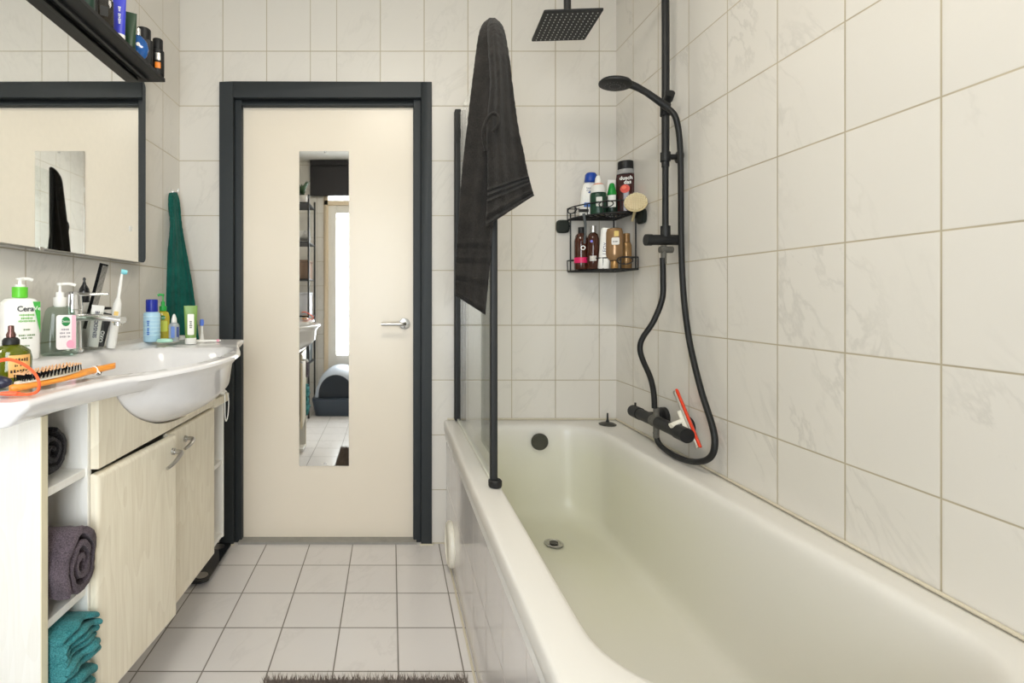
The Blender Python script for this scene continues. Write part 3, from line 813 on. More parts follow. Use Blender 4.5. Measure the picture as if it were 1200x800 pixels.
# white lotion bottle
lb = Vector((-.924, 1.25, DZ_))
t = thing('lotion_bottle', 'large white lotion pump bottle with bright green collar', 'bottle', lb)
M4 = facing(lb, .42)
MB().lathe([(.001, 0), (.036, 0), (.0395, .004), (.0405, .02), (.040, .125), (.0385, .143), (.030, .152), (.015, .155), (.001, .155)], M4=M4, sy=.62, p=3.2, seg=40).build('body', M['white_plastic'], t)
MB().lathe([(.0145, .154), (.0165, .156), (.0165, .181), (.001, .183)], M4=M4, cap0=False).build('collar', pl(98, 196, 52), t)
pump(t, M4, .178, .011, .026, M['white_plastic'], length=.028, turn=0)
LF = local_face(M4, .0248, .08)
def lat(x, z): return local_face(M4, .0252, z, x)
text('lettering', 'Cera', .0185, lat(.001, .127) @ Matrix.Translation((0, 0, .0002)), pl(50, 52, 56), t, bold=.0003)
patch('green_flash', 1, 1, lat(0, 0) @ Matrix.Translation((0, 0, -.0004)), pl(70, 172, 72), t, shape=[(.018, .145), (.034, .145), (.034, .068)], depth=.001)
text('lettering', 'Ve', .015, lat(.0268, .128) @ Matrix.Translation((0, 0, .0008)), M['white_plastic'], t)
for k, (z, w, s_) in enumerate(((.112, .034, 'xxxxxxxxx'), (.104, .034, 'xxxxxxx'), (.097, .036, 'xxxxxxxxxx'))):
    fine_print('fine_print', [len(q_) for q_ in s_.split()], .0075, lat(.004, z), pl(120, 190, 90), t)
for z, s_ in ((.076, 'xxxxx'), (.062, 'xxxxx xxxxxx'), (.055, 'xxxx xxx'), (.036, 'xxxx')):
    fine_print('fine_print', [len(q_) for q_ in s_.split()], .006, lat(.004, z), pl(110, 140, 90), t)

# clear hand soap pump
sbp = Vector((-.898, 1.362, DZ_))
t = thing('soap_dispenser', 'clear pale green hand soap pump with pink and white label', 'soap pump', sbp)
M4 = facing(sbp, .05) @ Matrix.Diagonal((1, 1, 1.2, 1))
soap = thin_glass('pale green soap', (.80, .88, .83, 1), .03)
MB().lathe([(.001, 0), (.04, 0), (.043, .004), (.0435, .02), (.040, .07), (.034, .098), (.027, .107), (.014, .111), (.001, .111)], M4=M4, sy=.6, p=3.0, seg=40).build('body', soap, t)
MB().lathe([(.0135, .108), (.0155, .112), (.0155, .130), (.001, .131)], M4=M4).build('collar', M['white_plastic'], t)
pump(t, M4, .129, .010, .034, M['white_plastic'], length=.036)
patch('label', .044, .077, local_face(M4, .0262, .052, .012), pl(244, 238, 238), t, depth=.0008)
patch('label', .010, .075, local_face(M4, .0266, .052, .030), pl(240, 190, 205), t, depth=.0012)
patch('emblem', .020, .021, local_face(M4, .0272, .076, .012), pl(28, 130, 62), t, shape='oval', depth=.001)
text('lettering', 'Dettol', .0075, local_face(M4, .0284, .076, .012), M['white_plastic'], t)
patch('emblem', .018, .018, local_face(M4, .0272, .025, .022), pl(242, 170, 196), t, shape='oval', depth=.001)
for z, s_ in ((.058, 'xxxxxx'), (.050, 'xxxx xxx'), (.042, 'xxxxx xx')):
    fine_print('fine_print', [len(q_) for q_ in s_.split()], .006, local_face(M4, .0274, z, .010), pl(150, 140, 148), t)

# olive bottle with orange label
ob = Vector((-.757, 1.0, .9628))
t = thing('olive_bottle', 'olive green oil bottle with black cap and orange label at basin front', 'bottle', ob)
M4 = facing(ob, .0)
MB().lathe([(.001, 0), (.032, 0), (.035, .004), (.035, .048), (.032, .062), (.022, .071), (.014, .074), (.001, .074)], M4=M4, seg=36).build('body', mat('olive glass', srgb(104, 112, 18), .08, trans=.35, coat=.4), t)
MB().lathe([(.0125, .073), (.0145, .075), (.0145, .083), (.011, .088), (.001, .090)], M4=M4).build('cap', M['black_plastic'], t)
MB().lathe([(.0075, .088), (.0085, .094), (.0055, .101), (.005, .112), (.001, .113)], M4=M4).build('nozzle', mat('bronze tip', srgb(120, 88, 84), .25, metal=.8), t)
LM = local_face(M4, .035, .035) ; LMr = M4 @ Matrix.Rotation(.45, 4, 'Z') @ Matrix.Translation((0, -.035, .034)) @ Matrix.Rotation(PI/2, 4, 'X')
patch('label', .040, .043, LMr, pl(236, 184, 112), t, wrap=.035)
def wl(z): return M4 @ Matrix.Rotation(.45, 4, 'Z') @ Matrix.Translation((0, -.0353, z)) @ Matrix.Rotation(PI/2, 4, 'X')
fine_print('fine_print', [6], .010, wl(.046), pl(70, 50, 34), t, wrap=.0353)
fine_print('fine_print', [7], .010, wl(.024), pl(50, 36, 28), t, wrap=.0353)
fine_print('fine_print', [2, 1, 2], .006, wl(.035), pl(60, 45, 30), t, wrap=.0353)

# orange cord loop
oc = thing('orange_strap', 'bright orange loop strap lying in front of the olive bottle', 'strap', P(10, 462, .845))
mb = MB(); mb.tube([P(-6, 424, .865), P(10, 421, .868), P(28, 427, .868), P(41, 438, .862), P(46, 449, .852), P(44, 458, .845), P(36, 461.5, .845), P(24, 462, .845), P(12, 462, .845)], .0024, smooth=8, flat=1.6); mb.build('cord', pl(250, 98, 52), oc)
mb = MB(); a_ = P(11, 461, .845); mb.lathe([(.001, -.016), (.006, -.014), (.008, 0), (.006, .015), (.001, .017)], M4=Matrix.Translation(a_) @ Matrix.Rotation(PI/2, 4, 'Y') @ Matrix.Diagonal((.5, 1, 1, 1))); mb.build('tag', pl(248, 104, 70), oc)
oz = Vector((-.722, .918, .9625+.013))
tag(MB().sphere((0, 0, 0), .02, sc=(1.4, .8, .62)).build('cosmetic_pot', pl(38, 40, 62), None), 'small dark blue pot on the basin at the left picture edge', 'pot').location = oz

# hair brush
hb_ = thing('hairbrush', 'wooden paddle hairbrush with dark bristles lying on the basin edge', 'hairbrush', P(60, 455, .95))
A = Vector((-.662, .872, .972)); B = Vector((-.604, 1.100, .982)); BS = .64
ax_ = (B-A).normalized(); sd = Vector((ax_.y, -ax_.x, 0)).normalized(); L_ = (B-A).length
def bw(u):   # half width along the brush
    u /= BS
    return .86*interp([(0, .003), (.012, .013), (.04, .021), (.09, .026), (.16, .027), (.21, .024), (.245, .014), (.27, .009), (.32, .0095), (.352, .009), (.362, .005), (.3665, .001)], u)
rings = []
for i in range(41):
    u = L_*i/40; c = A+ax_*u; w = bw(u); rings.append([c+sd*w*math.cos(a)+Vector((0, 0, .0065*math.copysign(abs(math.sin(a))**.7, math.sin(a)))) for a in [2*PI*k/16 for k in range(16)]])
MB().rings(rings).build('handle', wood_mat('orange varnished wood', srgb(236, 158, 62), srgb(206, 118, 34), 1), hb_)
rings = []
for i in range(21):
    u = BS*(.015+.205*i/20); c = A+ax_*u+Vector((0, 0, .006)); w = max(.001, bw(u)-.003)*math.sqrt(max(.02, 1-((u/BS-.115)/.108)**2)); rings.append([c+sd*w*math.cos(a)+Vector((0, 0, .005*max(0, math.sin(a)))) for a in [PI*k/10 for k in range(11)]])
MB().rings(rings, closed=True).build('cushion', pl(205, 198, 182), hb_)
br = MB()
for i in range(16):
    for j in range(6):
        u = BS*(.028+.0117*i); w = (bw(u)-.004)*(-1+2*j/5)
        p0 = A+ax_*u+sd*w+Vector((0, 0, .010)); p1 = p0+Vector((random.uniform(-.001, .001), random.uniform(-.001, .001), .0125))
        br.use(M['matt_black']); br.tube([p0, p1], .0011, seg=5)
        br.use(pl(226, 178, 134)); br.sphere(p1, .0019, seg=6, n=4)
o = br.build('bristles', None, hb_)
lp = MB(); e = A+ax_*.278*BS; lp.tube([e+sd*.010*math.cos(a)+Vector((0, 0, .008*math.sin(a))) for a in [2*PI*k/14 for k in range(15)]], .0012, seg=6); lp.tube([e+sd*.009, e+sd*.016+Vector((0, 0, -.006))], .0016, seg=6); lp.build('hanging_cord', M['white_plastic'], hb_)

# tumbler with brushes
tg = Vector((-.905, 1.515, DZ_))
tum = MB(); tum.lathe([(.001, 0), (.031, 0), (.033, .004), (.040, .112), (.0375, .112), (.031, .008), (.001, .007)], o=tg, seg=32)
tag(tum.build('tumbler', M['glass'], None, loc=tg), 'clear glass tumbler holding toothpaste and comb behind the tap', 'tumbler')
TG = 'toothpaste and razor tubes standing in the glass tumbler'
tube_pack('toothpaste_tube', 'white toothpaste tube with dark lettering in the tumbler', tg+Vector((.012, -.012, .008)), .125, .034, M['white_plastic'], M['white_plastic'], ang=.1, tilt=(0, .12), txt='SENSODYNE', tm=pl(40, 44, 90), th=.010, cap_h=.026)
t, M4 = bottle('razor_case', 'slim black case with white lettering leaning in the tumbler', 'case', tg+Vector((.019, .010, .008)), [(.001, 0), (.011, 0), (.012, .002), (.012, .10), (.011, .102), (.001, .102)], M['black_plastic'], sy=.6, p=4, tilt=(0, .22))
text('lettering', 'OXO', .015, local_face(M4, .0078, .03) @ Matrix.Rotation(PI/2, 4, 'Z'), M['white_plastic'], t, bold=.0003)
# comb
cmb = MB(); c0 = tg+Vector((-.020, .008, .06)); 
Mc = facing(c0, 0) @ Matrix.Rotation(.22, 4, 'Y')
cmb.box((-.009, -.0012, 0), (0, .0012, .205), Mc)
for k in range(44): cmb.box((0, -.0008, .07+.003*k), (.015, .0008, .0715+.003*k), Mc)
cmb.box((0, -.0012, .199), (.015, .0012, .205), Mc)
tag(cmb.build('comb', M['matt_black'], None, smooth=0, loc=c0), 'black fine-toothed comb sticking up from the tumbler', 'comb')
# black dropper-like nozzle bottle
nz = tg+Vector((-.002, -.03, .0)); nz = Vector((-.950, 1.555, DZ_))
t, M4 = bottle('nozzle_bottle', 'black pointed nozzle bottle left of the comb', 'bottle', nz, [(.001, 0), (.014, 0), (.015, .003), (.015, .14), (.001, .141)], M['white_plastic'],
     caps=[('nozzle', [(.014, .1405), (.0155, .165), (.0135, .182), (.006, .196), (.003, .207), (.0045, .212), (.003, .217), (.001, .218)], M['black_gloss'])])
# white cup behind the spout
cp_ = Vector((-.928, 1.612, DZ_))
t, M4 = bottle('cup', 'small white cup with dark band behind the chrome spout', 'cup', cp_, [(.001, 0), (.018, 0), (.02, .003), (.026, .11), (.0265, .116), (.001, .117)], M['white_plastic'])
MB().lathe([(.026, .1175), (.0268, .12), (.0262, .125), (.001, .126)], M4=M4).build('rim', M['black_plastic'], t)
# electric toothbrush
t = thing('electric_toothbrush', 'white electric toothbrush with pale blue bristles leaning by the tap', 'toothbrush', Vector((-.862, 1.545, DZ_)))
M4 = facing((-.862, 1.545, DZ_)) @ Matrix.Rotation(.13, 4, 'Y') @ Matrix.Diagonal((1, 1, 1.2, 1))
MB().lathe([(.001, .0), (.012, .0), (.0135, .01), (.0135, .085), (.0115, .115), (.0065, .128), (.001, .129)], M4=M4).build('handle', M['white_plastic'], t)
MB().lathe([(.0055, .128), (.005, .165), (.0035, .195), (.001, .196)], M4=M4).build('neck', M['white_plastic'], t)
MB().lathe([(.001, -.004), (.0065, -.004), (.0068, .004), (.0055, .013), (.001, .013)], M4=M4 @ Matrix.Translation((.001, 0, .198)) @ Matrix.Rotation(PI/2, 4, 'Y')).build('bristles', pl(130, 205, 215), t)
patch('label', .012, .03, local_face(M4, .0137, .08), pl(240, 205, 120), t, depth=.0006)

# right-hand group
def onb(px, d, z=DZ_): return Vector(((px-CX)*d/F, d, z))
q = onb(178, 1.785); q.z = .9755
t, M4 = bottle('spray_bottle', 'pale blue bottle with dark blue cap on the basin corner', 'bottle', q, [(.001, 0), (.026, 0), (.028, .003), (.028, .095), (.026, .102), (.018, .106), (.001, .107)], pl(176, 214, 236), seg=32,
    caps=[('cap', [(.0195, .1055), (.020, .11), (.020, .145), (.0185, .149), (.001, .150)], pl(24, 42, 150))])
for k in range(6): MB().lathe([(.0279, .022+.013*k), (.0288, .024+.013*k), (.0279, .026+.013*k)], M4=M4, cap0=False, cap1=False).build('ring', pl(196, 226, 242), t)
fine_print('fine_print', [4, 3], .013, local_face(M4, .0284, .05, -.012) @ Matrix.Rotation(PI/2, 4, 'Z'), pl(60, 110, 190), t)
q = onb(191, 1.86)
t, M4 = bottle('soap_dispenser', 'yellow liquid soap pump with bright green top behind blue capped bottle', 'soap pump', q, [(.001, 0), (.021, 0), (.023, .003), (.023, .085), (.019, .10), (.010, .106), (.001, .106)], mat('yellow soap', srgb(222, 204, 70), .08, trans=.4), sy=.7, p=2.8,
    caps=[('collar', [(.0105, .1055), (.0125, .108), (.0125, .124), (.001, .125)], pl(40, 165, 70))])
pump(t, M4, .1245, .0065, .045, pl(40, 165, 70), length=.018, turn=PI)
patch('label', .026, .04, local_face(M4, .0168, .05, .002), pl(190, 196, 60), t); patch('emblem', .016, .016, local_face(M4, .0175, .082, .0), pl(28, 130, 62), t, shape='oval', depth=.001)
text('lettering', 'Dettol', .006, local_face(M4, .019, .082), M['white_plastic'], t)
q = onb(204, 1.80, .9755)
t, M4 = bottle('dropper_bottle', 'small clear bottle with white dropper tip', 'bottle', q, [(.001, 0), (.0165, 0), (.018, .003), (.018, .056), (.014, .063), (.008, .067), (.001, .067)], mat('clear plastic', srgb(224, 234, 244), .06, trans=.6), sy=.8,
    caps=[('cap', [(.009, .066), (.0095, .068), (.0085, .080), (.005, .092), (.003, .096), (.001, .097)], M['white_plastic'])])
patch('label', .012, .04, local_face(M4, .0146, .033, -.004), pl(96, 128, 200), t, depth=.0008)
patch('label', .008, .036, local_face(M4, .0146, .033, .012), pl(40, 60, 120), t, depth=.0008)
q = onb(223.5, 1.815, .9765); q.z = .963+.001
tube_pack('face_cream_tube', 'olive green cream tube with white label and white cap', q, .138, .046, pl(126, 160, 84), M['white_plastic'], lab=(.022, .075, pl(238, 236, 228)), th=.014, cap_h=.022, txt=(4,), tm=pl(120, 120, 110))
tt = bpy.data.objects
q = onb(193, 1.76, .9755)
tag(MB().lathe([(.001, 0), (.02, 0), (.022, .004), (.018, .011), (.001, .013)], o=q, sx=1.3).build('soap_bar', pl(178, 226, 206), None, loc=q), 'mint green soap bar lying at the foot of the yellow soap pump', 'soap')
q = onb(212, 1.86, .9755)
tag(MB().lathe([(.001, 0), (.014, 0), (.015, .002), (.015, .013), (.0125, .016), (.001, .016)], o=q).build('cream_pot', M['white_plastic'], None, loc=q), 'little white pot between clear dropper bottle and green tube', 'pot')
q = onb(236.5, 1.93, .9765); q.z = .9635
t = thing('refill_brush', 'spare toothbrush head with blue bristles standing upright by the door', 'brush', q)
M4 = facing(q)
MB().lathe([(.001, 0), (.009, 0), (.007, .018), (.0045, .035), (.004, .06), (.001, .061)], M4=M4).build('stem', M['white_plastic'], t)
MB().lathe([(.001, 0), (.007, 0), (.0085, .012), (.0065, .024), (.001, .025)], M4=M4 @ Matrix.Translation((0, 0, .060)), sy=.8).build('bristles', pl(96, 130, 226), t)
q = onb(241, 1.88, .9685)
mb = MB(); mb.tube([q+Vector((-.035, -.01, 0)), q+Vector((.0, 0, .001)), q+Vector((.03, .012, .0)), q+Vector((.05, .02, .001))], lambda t: .0055-.002*t, smooth=3)
t = mb.build('toothbrush', M['white_plastic'], None, loc=q); tag(t, 'white and pink toothbrush lying on the right end of the basin', 'toothbrush')
MB().lathe([(.001, 0), (.006, 0), (.006, .008), (.001, .008)], o=q+Vector((.04, .016, -.003))).build('head', pl(240, 170, 190), t)

# ------------------------------------------------------------------ towels on the cabinet shelves
def roll(name, label, c, ry, rz, ln, m, turns=2.6, x_out=0, thick=.012):
    """rolled towel, axis along X, end at x=c.x"""
    mb = MB(); rings = []; n = int(turns*44)
    spin = []
    for i in range(n+1):
        a = 2*PI*turns*i/n; r = .18+(.82)*i/n
        spin.append((a, r))
    for xs, sc_ in [(-ln, .9), (-ln+.01, .97)]+[(-ln+.01+(ln-.04)*k/24, 1+.02*math.sin(k*.9)) for k in range(1, 25)]+[(-.02, 1.0), (-.010, 1.0), (-.003, .985), (0, .955)]:
        loop = []
        tt_ = thick*(1 if xs < -.004 else .8)
        for a, r in spin:
            k = 1+.03*math.sin(5*a+xs*30); loop.append(Vector((c.x+xs, c.y+ry*r*k*sc_*math.cos(a), c.z+rz*r*k*sc_*math.sin(a))))
        for a, r in reversed(spin):
            r2 = max(.04, r-tt_/ry*.95); k = 1+.03*math.sin(5*a+xs*30); loop.append(Vector((c.x+xs, c.y+ry*r2*k*math.cos(a)*sc_, c.z+rz*r2*k*math.sin(a)*sc_)))
        rings.append(loop)
    m2 = len(rings[0]); vs = [p for r in rings for p in r]; fs = []
    for i in range(len(rings)-1):
        for j in range(m2):
            k = (j+1) % m2; fs.append((i*m2+j, i*m2+k, (i+1)*m2+k, (i+1)*m2+j))
    base = (len(rings)-1)*m2
    for j in range(m2//2-1):
        for b0 in (0, base): fs.append((b0+j, b0+j+1, b0+m2-2-j, b0+m2-1-j))
    mb.add(vs, fs)
    o = mb.build(name, m, None, smooth=70, loc=(c.x, c.y, c.z-rz))
    return tag(o, label, 'towel')
roll('rolled_towel', 'plum grey rolled towel bulging out of the middle open shelf', Vector((-.612, .999, .604)), .057, .079, .24, M['towel_purple'])
roll('rolled_towel', 'black rolled towel with grey edge on the top open shelf', Vector((-.665, .990, .826)), .046, .050, .24, M['towel_black'], turns=2.2)
# teal folded towels
def folded(name, label, y0, y1, z0, z1, xe, m, n=5, sag=.012):
    mb = MB(); h = (z1-z0)/n
    for k in range(n):
        za = z0+h*k; e = .004*math.sin(k*2.1); rings = []
        for i in range(49):
            v = i/48; y = y0+(y1-y0)*v; dz = sag*math.sin(PI*v)*(k+1)/n - .012*v
            zc = za+h/2+dz; rad = h*.5
            ring = []
            for a in range(28):
                an = 2*PI*a/28; ring.append(Vector((xe+e+(.0 if math.cos(an) > 0.01 else -.2)+rad*1.3*math.cos(an)+.004*math.sin(v*9+k), y, zc+rad*.97*math.sin(an))))
            rings.append(ring)
        mb.rings(rings)
    return tag(mb.build(name, m, None, smooth=60, loc=(xe-.1, (y0+y1)/2, z0)), label, 'towel')
folded('folded_towel', 'teal towel folded in thick layers under the plum roll, upper of two', .944, 1.050, .405, .487, -.618, M['towel_teal'], n=6)
folded('folded_towel', 'teal towel crumpled under the layered teal towel, lower of two', .944, 1.046, .288, .382, -.624, M['towel_teal'], n=4, sag=.014)

# white cord loop at the far end of the vanity
k0 = Vector((-.592, 1.765, .80))
wc = thing('cord_loop', 'white looped cord hanging at the far end of the cabinet', 'cord', k0)
mb = MB(); mb.sphere(k0+Vector((0, 0, .0)), .013, sc=(.8, 1.7, .7)); mb.build('clip', M['white_plastic'], wc)
mb = MB(); mb.tube([k0+Vector((.006, .02, 0)), k0+Vector((.01, .036, -.03)), k0+Vector((.008, .036, -.085)), k0+Vector((.006, .02, -.108)), k0+Vector((.007, .006, -.085)), k0+Vector((.006, .006, -.02)), k0+Vector((.002, .01, 0))], .0018, smooth=6, seg=8); mb.build('cord', M['white_plastic'], wc)

# bathroom scale under the cabinet
sc_ = thing('bathroom_scale', 'black glass bathroom scale on the floor under the cabinet end', 'scale', (-.875, 2.11, 0))
def plate(x0, x1, y0, y1, r, za, zb2): return [rrect(x0, x1, y0, y1, r, za, n=5), rrect(x0, x1, y0, y1, r, zb2, n=5)]
MB().rings(plate(-1.0+.03, -.715, 1.955, 2.262, .02, .020, .028)).build('glass_plate', M['black_gloss'], sc_, smooth=30, bevel=.0015)
MB().rings(plate(-.955, -.74, 1.98, 2.24, .02, .002, .0195)).build('body', M['black_plastic'], sc_, smooth=30)
for x, y in ((-.762, 2.225), (-.752, 1.995), (-.93, 2.215), (-.93, 1.995)):
    MB().lathe([(.001, .0282), (.024, .0282), (.0245, .0286), (.001, .0290)], o=(x, y, 0)).build('contact_disc', M['steel'], sc_)

# ------------------------------------------------------------------ shower set
ss = thing('shower_set', 'black shower column with overhead rain head and mixer bar', 'shower', (1.04, 1.8, .67))
PX, PY = .985, 1.80
mb = MB(); mb.tube([(PX, PY, 1.36), (PX, PY, 1.62)], .0105, seg=16); mb.tube([(PX, PY, 1.60), (PX, PY, 2.19), (PX-.01, PY, 2.235), (PX-.045, PY, 2.262), (PX-.09, PY, 2.268), (.68, PY, 2.262), (.645, PY, 2.250), (.634, PY, 2.225), (.634, PY, 2.14)], .0128, seg=16, smooth=5); mb.build('riser_pipe', M['black'], ss)
hc = Vector((.632, 1.815, 2.112))
Rm = Matrix.Translation(hc) @ Matrix.Rotation(math.radians(-3.5), 4, 'Z')
mb = MB(); 
def sq(w, z): return [Rm @ Vector((v.x, v.y, z)) for v in rrect(-w/2, w/2, -w/2, w/2, .004, 0, n=3)]
mb.rings([sq(.196, -.002), sq(.2, 0), sq(.2, .006), sq(.19, .009), sq(.05, .012), sq(.04, .03), sq(.02, .034)]); mb.build('rain_head', M['black'], ss, smooth=30)
nzm = MB()
for i in range(11):
    for j in range(11):
        nzm.lathe([(.0024, -.0018), (.0018, -.0046), (.0003, -.0048)], M4=Rm @ Matrix.Translation((-.085+.017*i, -.085+.017*j, 0)), seg=6)
nzm.build('nozzles', pl(168, 168, 162), ss)
# diverter
mb = MB(); zc = 1.338
mb.tube([(.918, PY, zc), (1.036, PY, zc)], .0185, seg=22); mb.tube([(.914, PY, zc), (.935, PY, zc)], .0205, seg=22)
mb.tube([(PX, PY, zc-.01), (PX, PY, zc+.05)], .0165, seg=18); mb.build('diverter', M['black'], ss, smooth=40)
mb = MB(); mb.tube([(PX-.02, PY, zc-.035), (PX+.025, PY, zc-.035)], .012, seg=14); mb.tube([(PX-.006, PY, zc-.02), (PX-.006, PY, zc-.085)], .0095, seg=12); mb.build('diverter_nut', M['limescale'], ss)
# wall bracket, holder
mb = MB(); bz = P(790, 182, 1.78).z
mb.tube([(PX, PY, bz-.016), (PX, PY, bz+.016)], .017, seg=16); mb.tube([(PX, PY, bz), (1.03, PY-.0, bz)], .010, seg=12); mb.lathe([(.001, 0), (.022, 0), (.022, .01), (.014, .014), (.001, .014)], M4=frame((1.0395, PY, bz), (-1, 0, 0))); mb.build('wall_bracket', M['black'], ss)
hz_ = P(778, 124, 1.8).z
mb = MB(); mb.tube([(PX, PY, hz_-.035), (PX, PY, hz_+.022)], .0175, seg=16); mb.tube([(PX-.0, PY-.016, hz_+.015), (PX-.005, PY-.04, hz_+.03)], .016, seg=16); mb.build('holder', M['black'], ss)
# hand shower (separate thing: lifts off)
hs = thing('hand_shower', 'black round hand shower resting in the holder on the pipe', 'hand shower', P(780, 120, 1.76))
D0 = 1.757
hp2 = [P(783, 126, D0), P(770, 117, D0), P(757, 108, D0), P(744, 101, D0), P(735, 98, D0)]
mb = MB(); mb.tube(hp2, lambda t: .0135-.003*math.sin(PI*t)+.001*t, smooth=6, seg=18); mb.build('handle', M['black'], hs)
mb = MB(); hcn = P(721, 99, D0); mb.lathe([(.001, -.006), (.046, -.006), (.055, -.002), (.056, .004), (.050, .011), (.02, .016), (.001, .017)], M4=Matrix.Translation(hcn) @ Matrix.Rotation(math.radians(9), 4, 'Y') @ Matrix.Rotation(math.radians(3), 4, 'X'), seg=36); mb.build('spray_head', M['black'], hs)
mb = MB()
for k in range(18):
    for r in (.018, .034): mb.lathe([(.0018, -.006), (.0012, -.009), (.0003, -.0092)], M4=Matrix.Translation(hcn) @ Matrix.Rotation(math.radians(9), 4, 'Y') @ Matrix.Translation((r*math.cos(2*PI*k/18), r*math.sin(2*PI*k/18), 0)), seg=6)
mb.build('nozzles', pl(90, 90, 88), hs)
# hoses
def PXw(px, py, X): d = X*F/(px-CX); return P(px, py, d)
hz2 = [P(783, 127, D0), PXw(791, 136, .985), PXw(795.5, 155, 1.0), PXw(797.5, 185, 1.007), PXw(798, 235, 1.008), PXw(798.5, 290, 1.008), PXw(801, 345, 1.008), PXw(808, 400, 1.008), PXw(821, 455, 1.008), PXw(835, 500, 1.008), PXw(837.5, 522, 1.005), PXw(832, 536, 1.0), PXw(818, 541, .99), PXw(800, 538, .985), PXw(784, 530, .98), PXw(772, 519, .975), PXw(768, 506, .972)]
mb = MB(); mb.tube(hz2, .0096, smooth=8, seg=14); mb.build('shower_hose', M['hose'], ss, smooth=60)
hz3 = [P(776.5, 302, 1.8), P(777, 325, 1.8), P(776, 350, 1.8), P(766, 376, 1.81), P(753, 396, 1.83), P(750, 408, 1.835), P(753, 421, 1.835), P(762, 442, 1.835), P(766, 460, 1.835), P(767, 478, 1.835)]
mb = MB(); mb.tube(hz3, .0098, smooth=8, seg=14); mb.build('supply_hose', M['hose'], ss, smooth=60)
# mixer bar
bz = .678; bx = .972
mb = MB(); mb.tube([(bx, 1.665, bz), (bx, 1.995, bz)], .0215, seg=26, smooth=0)
mb.tube([(bx, 1.645, bz), (bx, 1.70, bz)], .0245, seg=26); mb.tube([(bx, 1.955, bz), (bx, 2.012, bz)], .0235, seg=26)
mb.tube([(bx, 1.995, bz+.02), (bx, 1.995, bz+.036)], .004, seg=8)
mb.build('mixer_bar', M['black'], ss, smooth=40)
mb = MB()
for yy in (1.90, 1.745): mb.lathe([(.001, .06), (.017, .06), (.017, .02), (.034, .014), (.035, 0), (.001, 0)], M4=frame((1.0395, yy, bz+.004), (-1, 0, 0)))
mb.build('wall_flange', M['black'], ss)
mb = MB(); mb.tube([(bx, 1.838, bz+.015), (bx, 1.838, bz+.052)], .0105, seg=12); mb.tube([(bx, 1.838, bz-.012), (bx, 1.838, bz-.060)], .0105, seg=12); mb.tube([(bx, 1.82, bz), (bx, 1.856, bz)], .0222, seg=22); mb.build('hose_nut', M['limescale'], ss)

# squeegee
sq_ = thing('squeegee', 'orange and white squeegee leaning on the wall beside the mixer', 'squeegee', PXw(805, 492, .99))
a_ = PXw(793, 456, 1.005); b_ = PXw(821, 524, 1.002)
dv = (b_-a_).normalized(); sdv = Vector((-.45, .6, -.1)); sdv = (sdv-dv*sdv.dot(dv)).normalized(); nv = dv.cross(sdv)
def bar(a, b, w, h, off=0):
    mbx = MB(); rings = []
    for p in (a, b): rings.append([p+sdv*(off+w*x)+nv*h*y for x, y in ((-.5, -.5), (.5, -.5), (.5, .5), (-.5, .5))])
    return mbx.rings(rings)
bar(a_, b_, .008, .012).build('blade', pl(226, 62, 30), sq_, bevel=.002)
bar(a_.lerp(b_, .02), b_.lerp(a_, .0), .010, .009, off=.010).build('blade_holder', M['steel'], sq_, bevel=.002)
c_ = a_.lerp(b_, .52)
bar(a_.lerp(b_, .36), a_.lerp(b_, .68), .014, .014, off=.019).build('clamp', M['offwhite_plastic'], sq_, bevel=.003)
mb = MB(); mb.tube([c_+sdv*.016, c_.lerp(P(786, 499, 1.70), .55)+sdv*.012, P(786, 499, 1.70)], lambda t: .0075+.002*t, smooth=4); mb.build('handle', M['offwhite_plastic'], sq_)

# suction hook on the rim corner
sp_ = P(712, 497.5, 2.215); sp_.z = RZ+.001
t = thing('drain_stopper', 'dark metal stopper with upright pin on the bath rim corner', 'stopper', sp_)
MB().lathe([(.001, 0), (.036, 0), (.037, .003), (.028, .008), (.012, .012), (.001, .013)], o=sp_).build('disc', mat('tarnished chrome', srgb(84, 84, 80), .35, metal=.7, noise=.3), t)
MB().lathe([(.008, .011), (.006, .018), (.004, .024), (.0035, .05), (.001, .052)], o=sp_).build('pin', M['black'], t)

# ------------------------------------------------------------------ corner caddy
cd = thing('corner_caddy', 'black two-tier wire corner caddy full of toiletries', 'caddy', (1.03, 2.3, 1.245))
Z1, Z2 = 1.250, 1.488; CXc, CYc = 1.028, 2.303
def arc(r, z, n=14, a0=180, a1=270): return [Vector((CXc+r*math.cos(math.radians(a0+(a1-a0)*k/n)), CYc+r*math.sin(math.radians(a0+(a1-a0)*k/n)), z)) for k in range(n+1)]
for z, r in ((Z1, .215), (Z2, .215)):
    mb = MB(); bd = [Vector((CXc, CYc, z))]+arc(r, z)
    mb.tube(bd+[Vector((CXc, CYc, z))], .004, seg=8)
    for k in range(1, 12): a = math.radians(180+90*k/12); mb.tube([Vector((CXc-.012, CYc-.012, z)), Vector((CXc+r*math.cos(a), CYc+r*math.sin(a), z))], .0024, seg=6)
    for rr in (.07, .14): mb.tube(arc(rr, z), .0024, seg=6)
    mb.build('tray', M['black'], cd)
    mb = MB(); mb.tube(arc(r+.003, z+.05), .0028, seg=8)
    for k in range(6): a = math.radians(180+90*k/5); mb.tube([Vector((CXc+(r+.002)*math.cos(a), CYc+(r+.002)*math.sin(a), z)), Vector((CXc+(r+.003)*math.cos(a), CYc+(r+.003)*math.sin(a), z+.05))], .0022, seg=6)
    mb.tube([Vector((CXc-r, CYc, z+.05)), Vector((CXc, CYc, z+.05)), Vector((CXc, CYc-r, z+.05))], .0024, seg=6)
    mb.build('guard_rail', M['black'], cd)
mb = MB()
for x, y in ((CXc-.008, CYc-.008), (CXc-.205, CYc-.004), (CXc-.004, CYc-.205)): mb.tube([(x, y, Z1-.004), (x, y, Z2+.03)], .0034, seg=8)
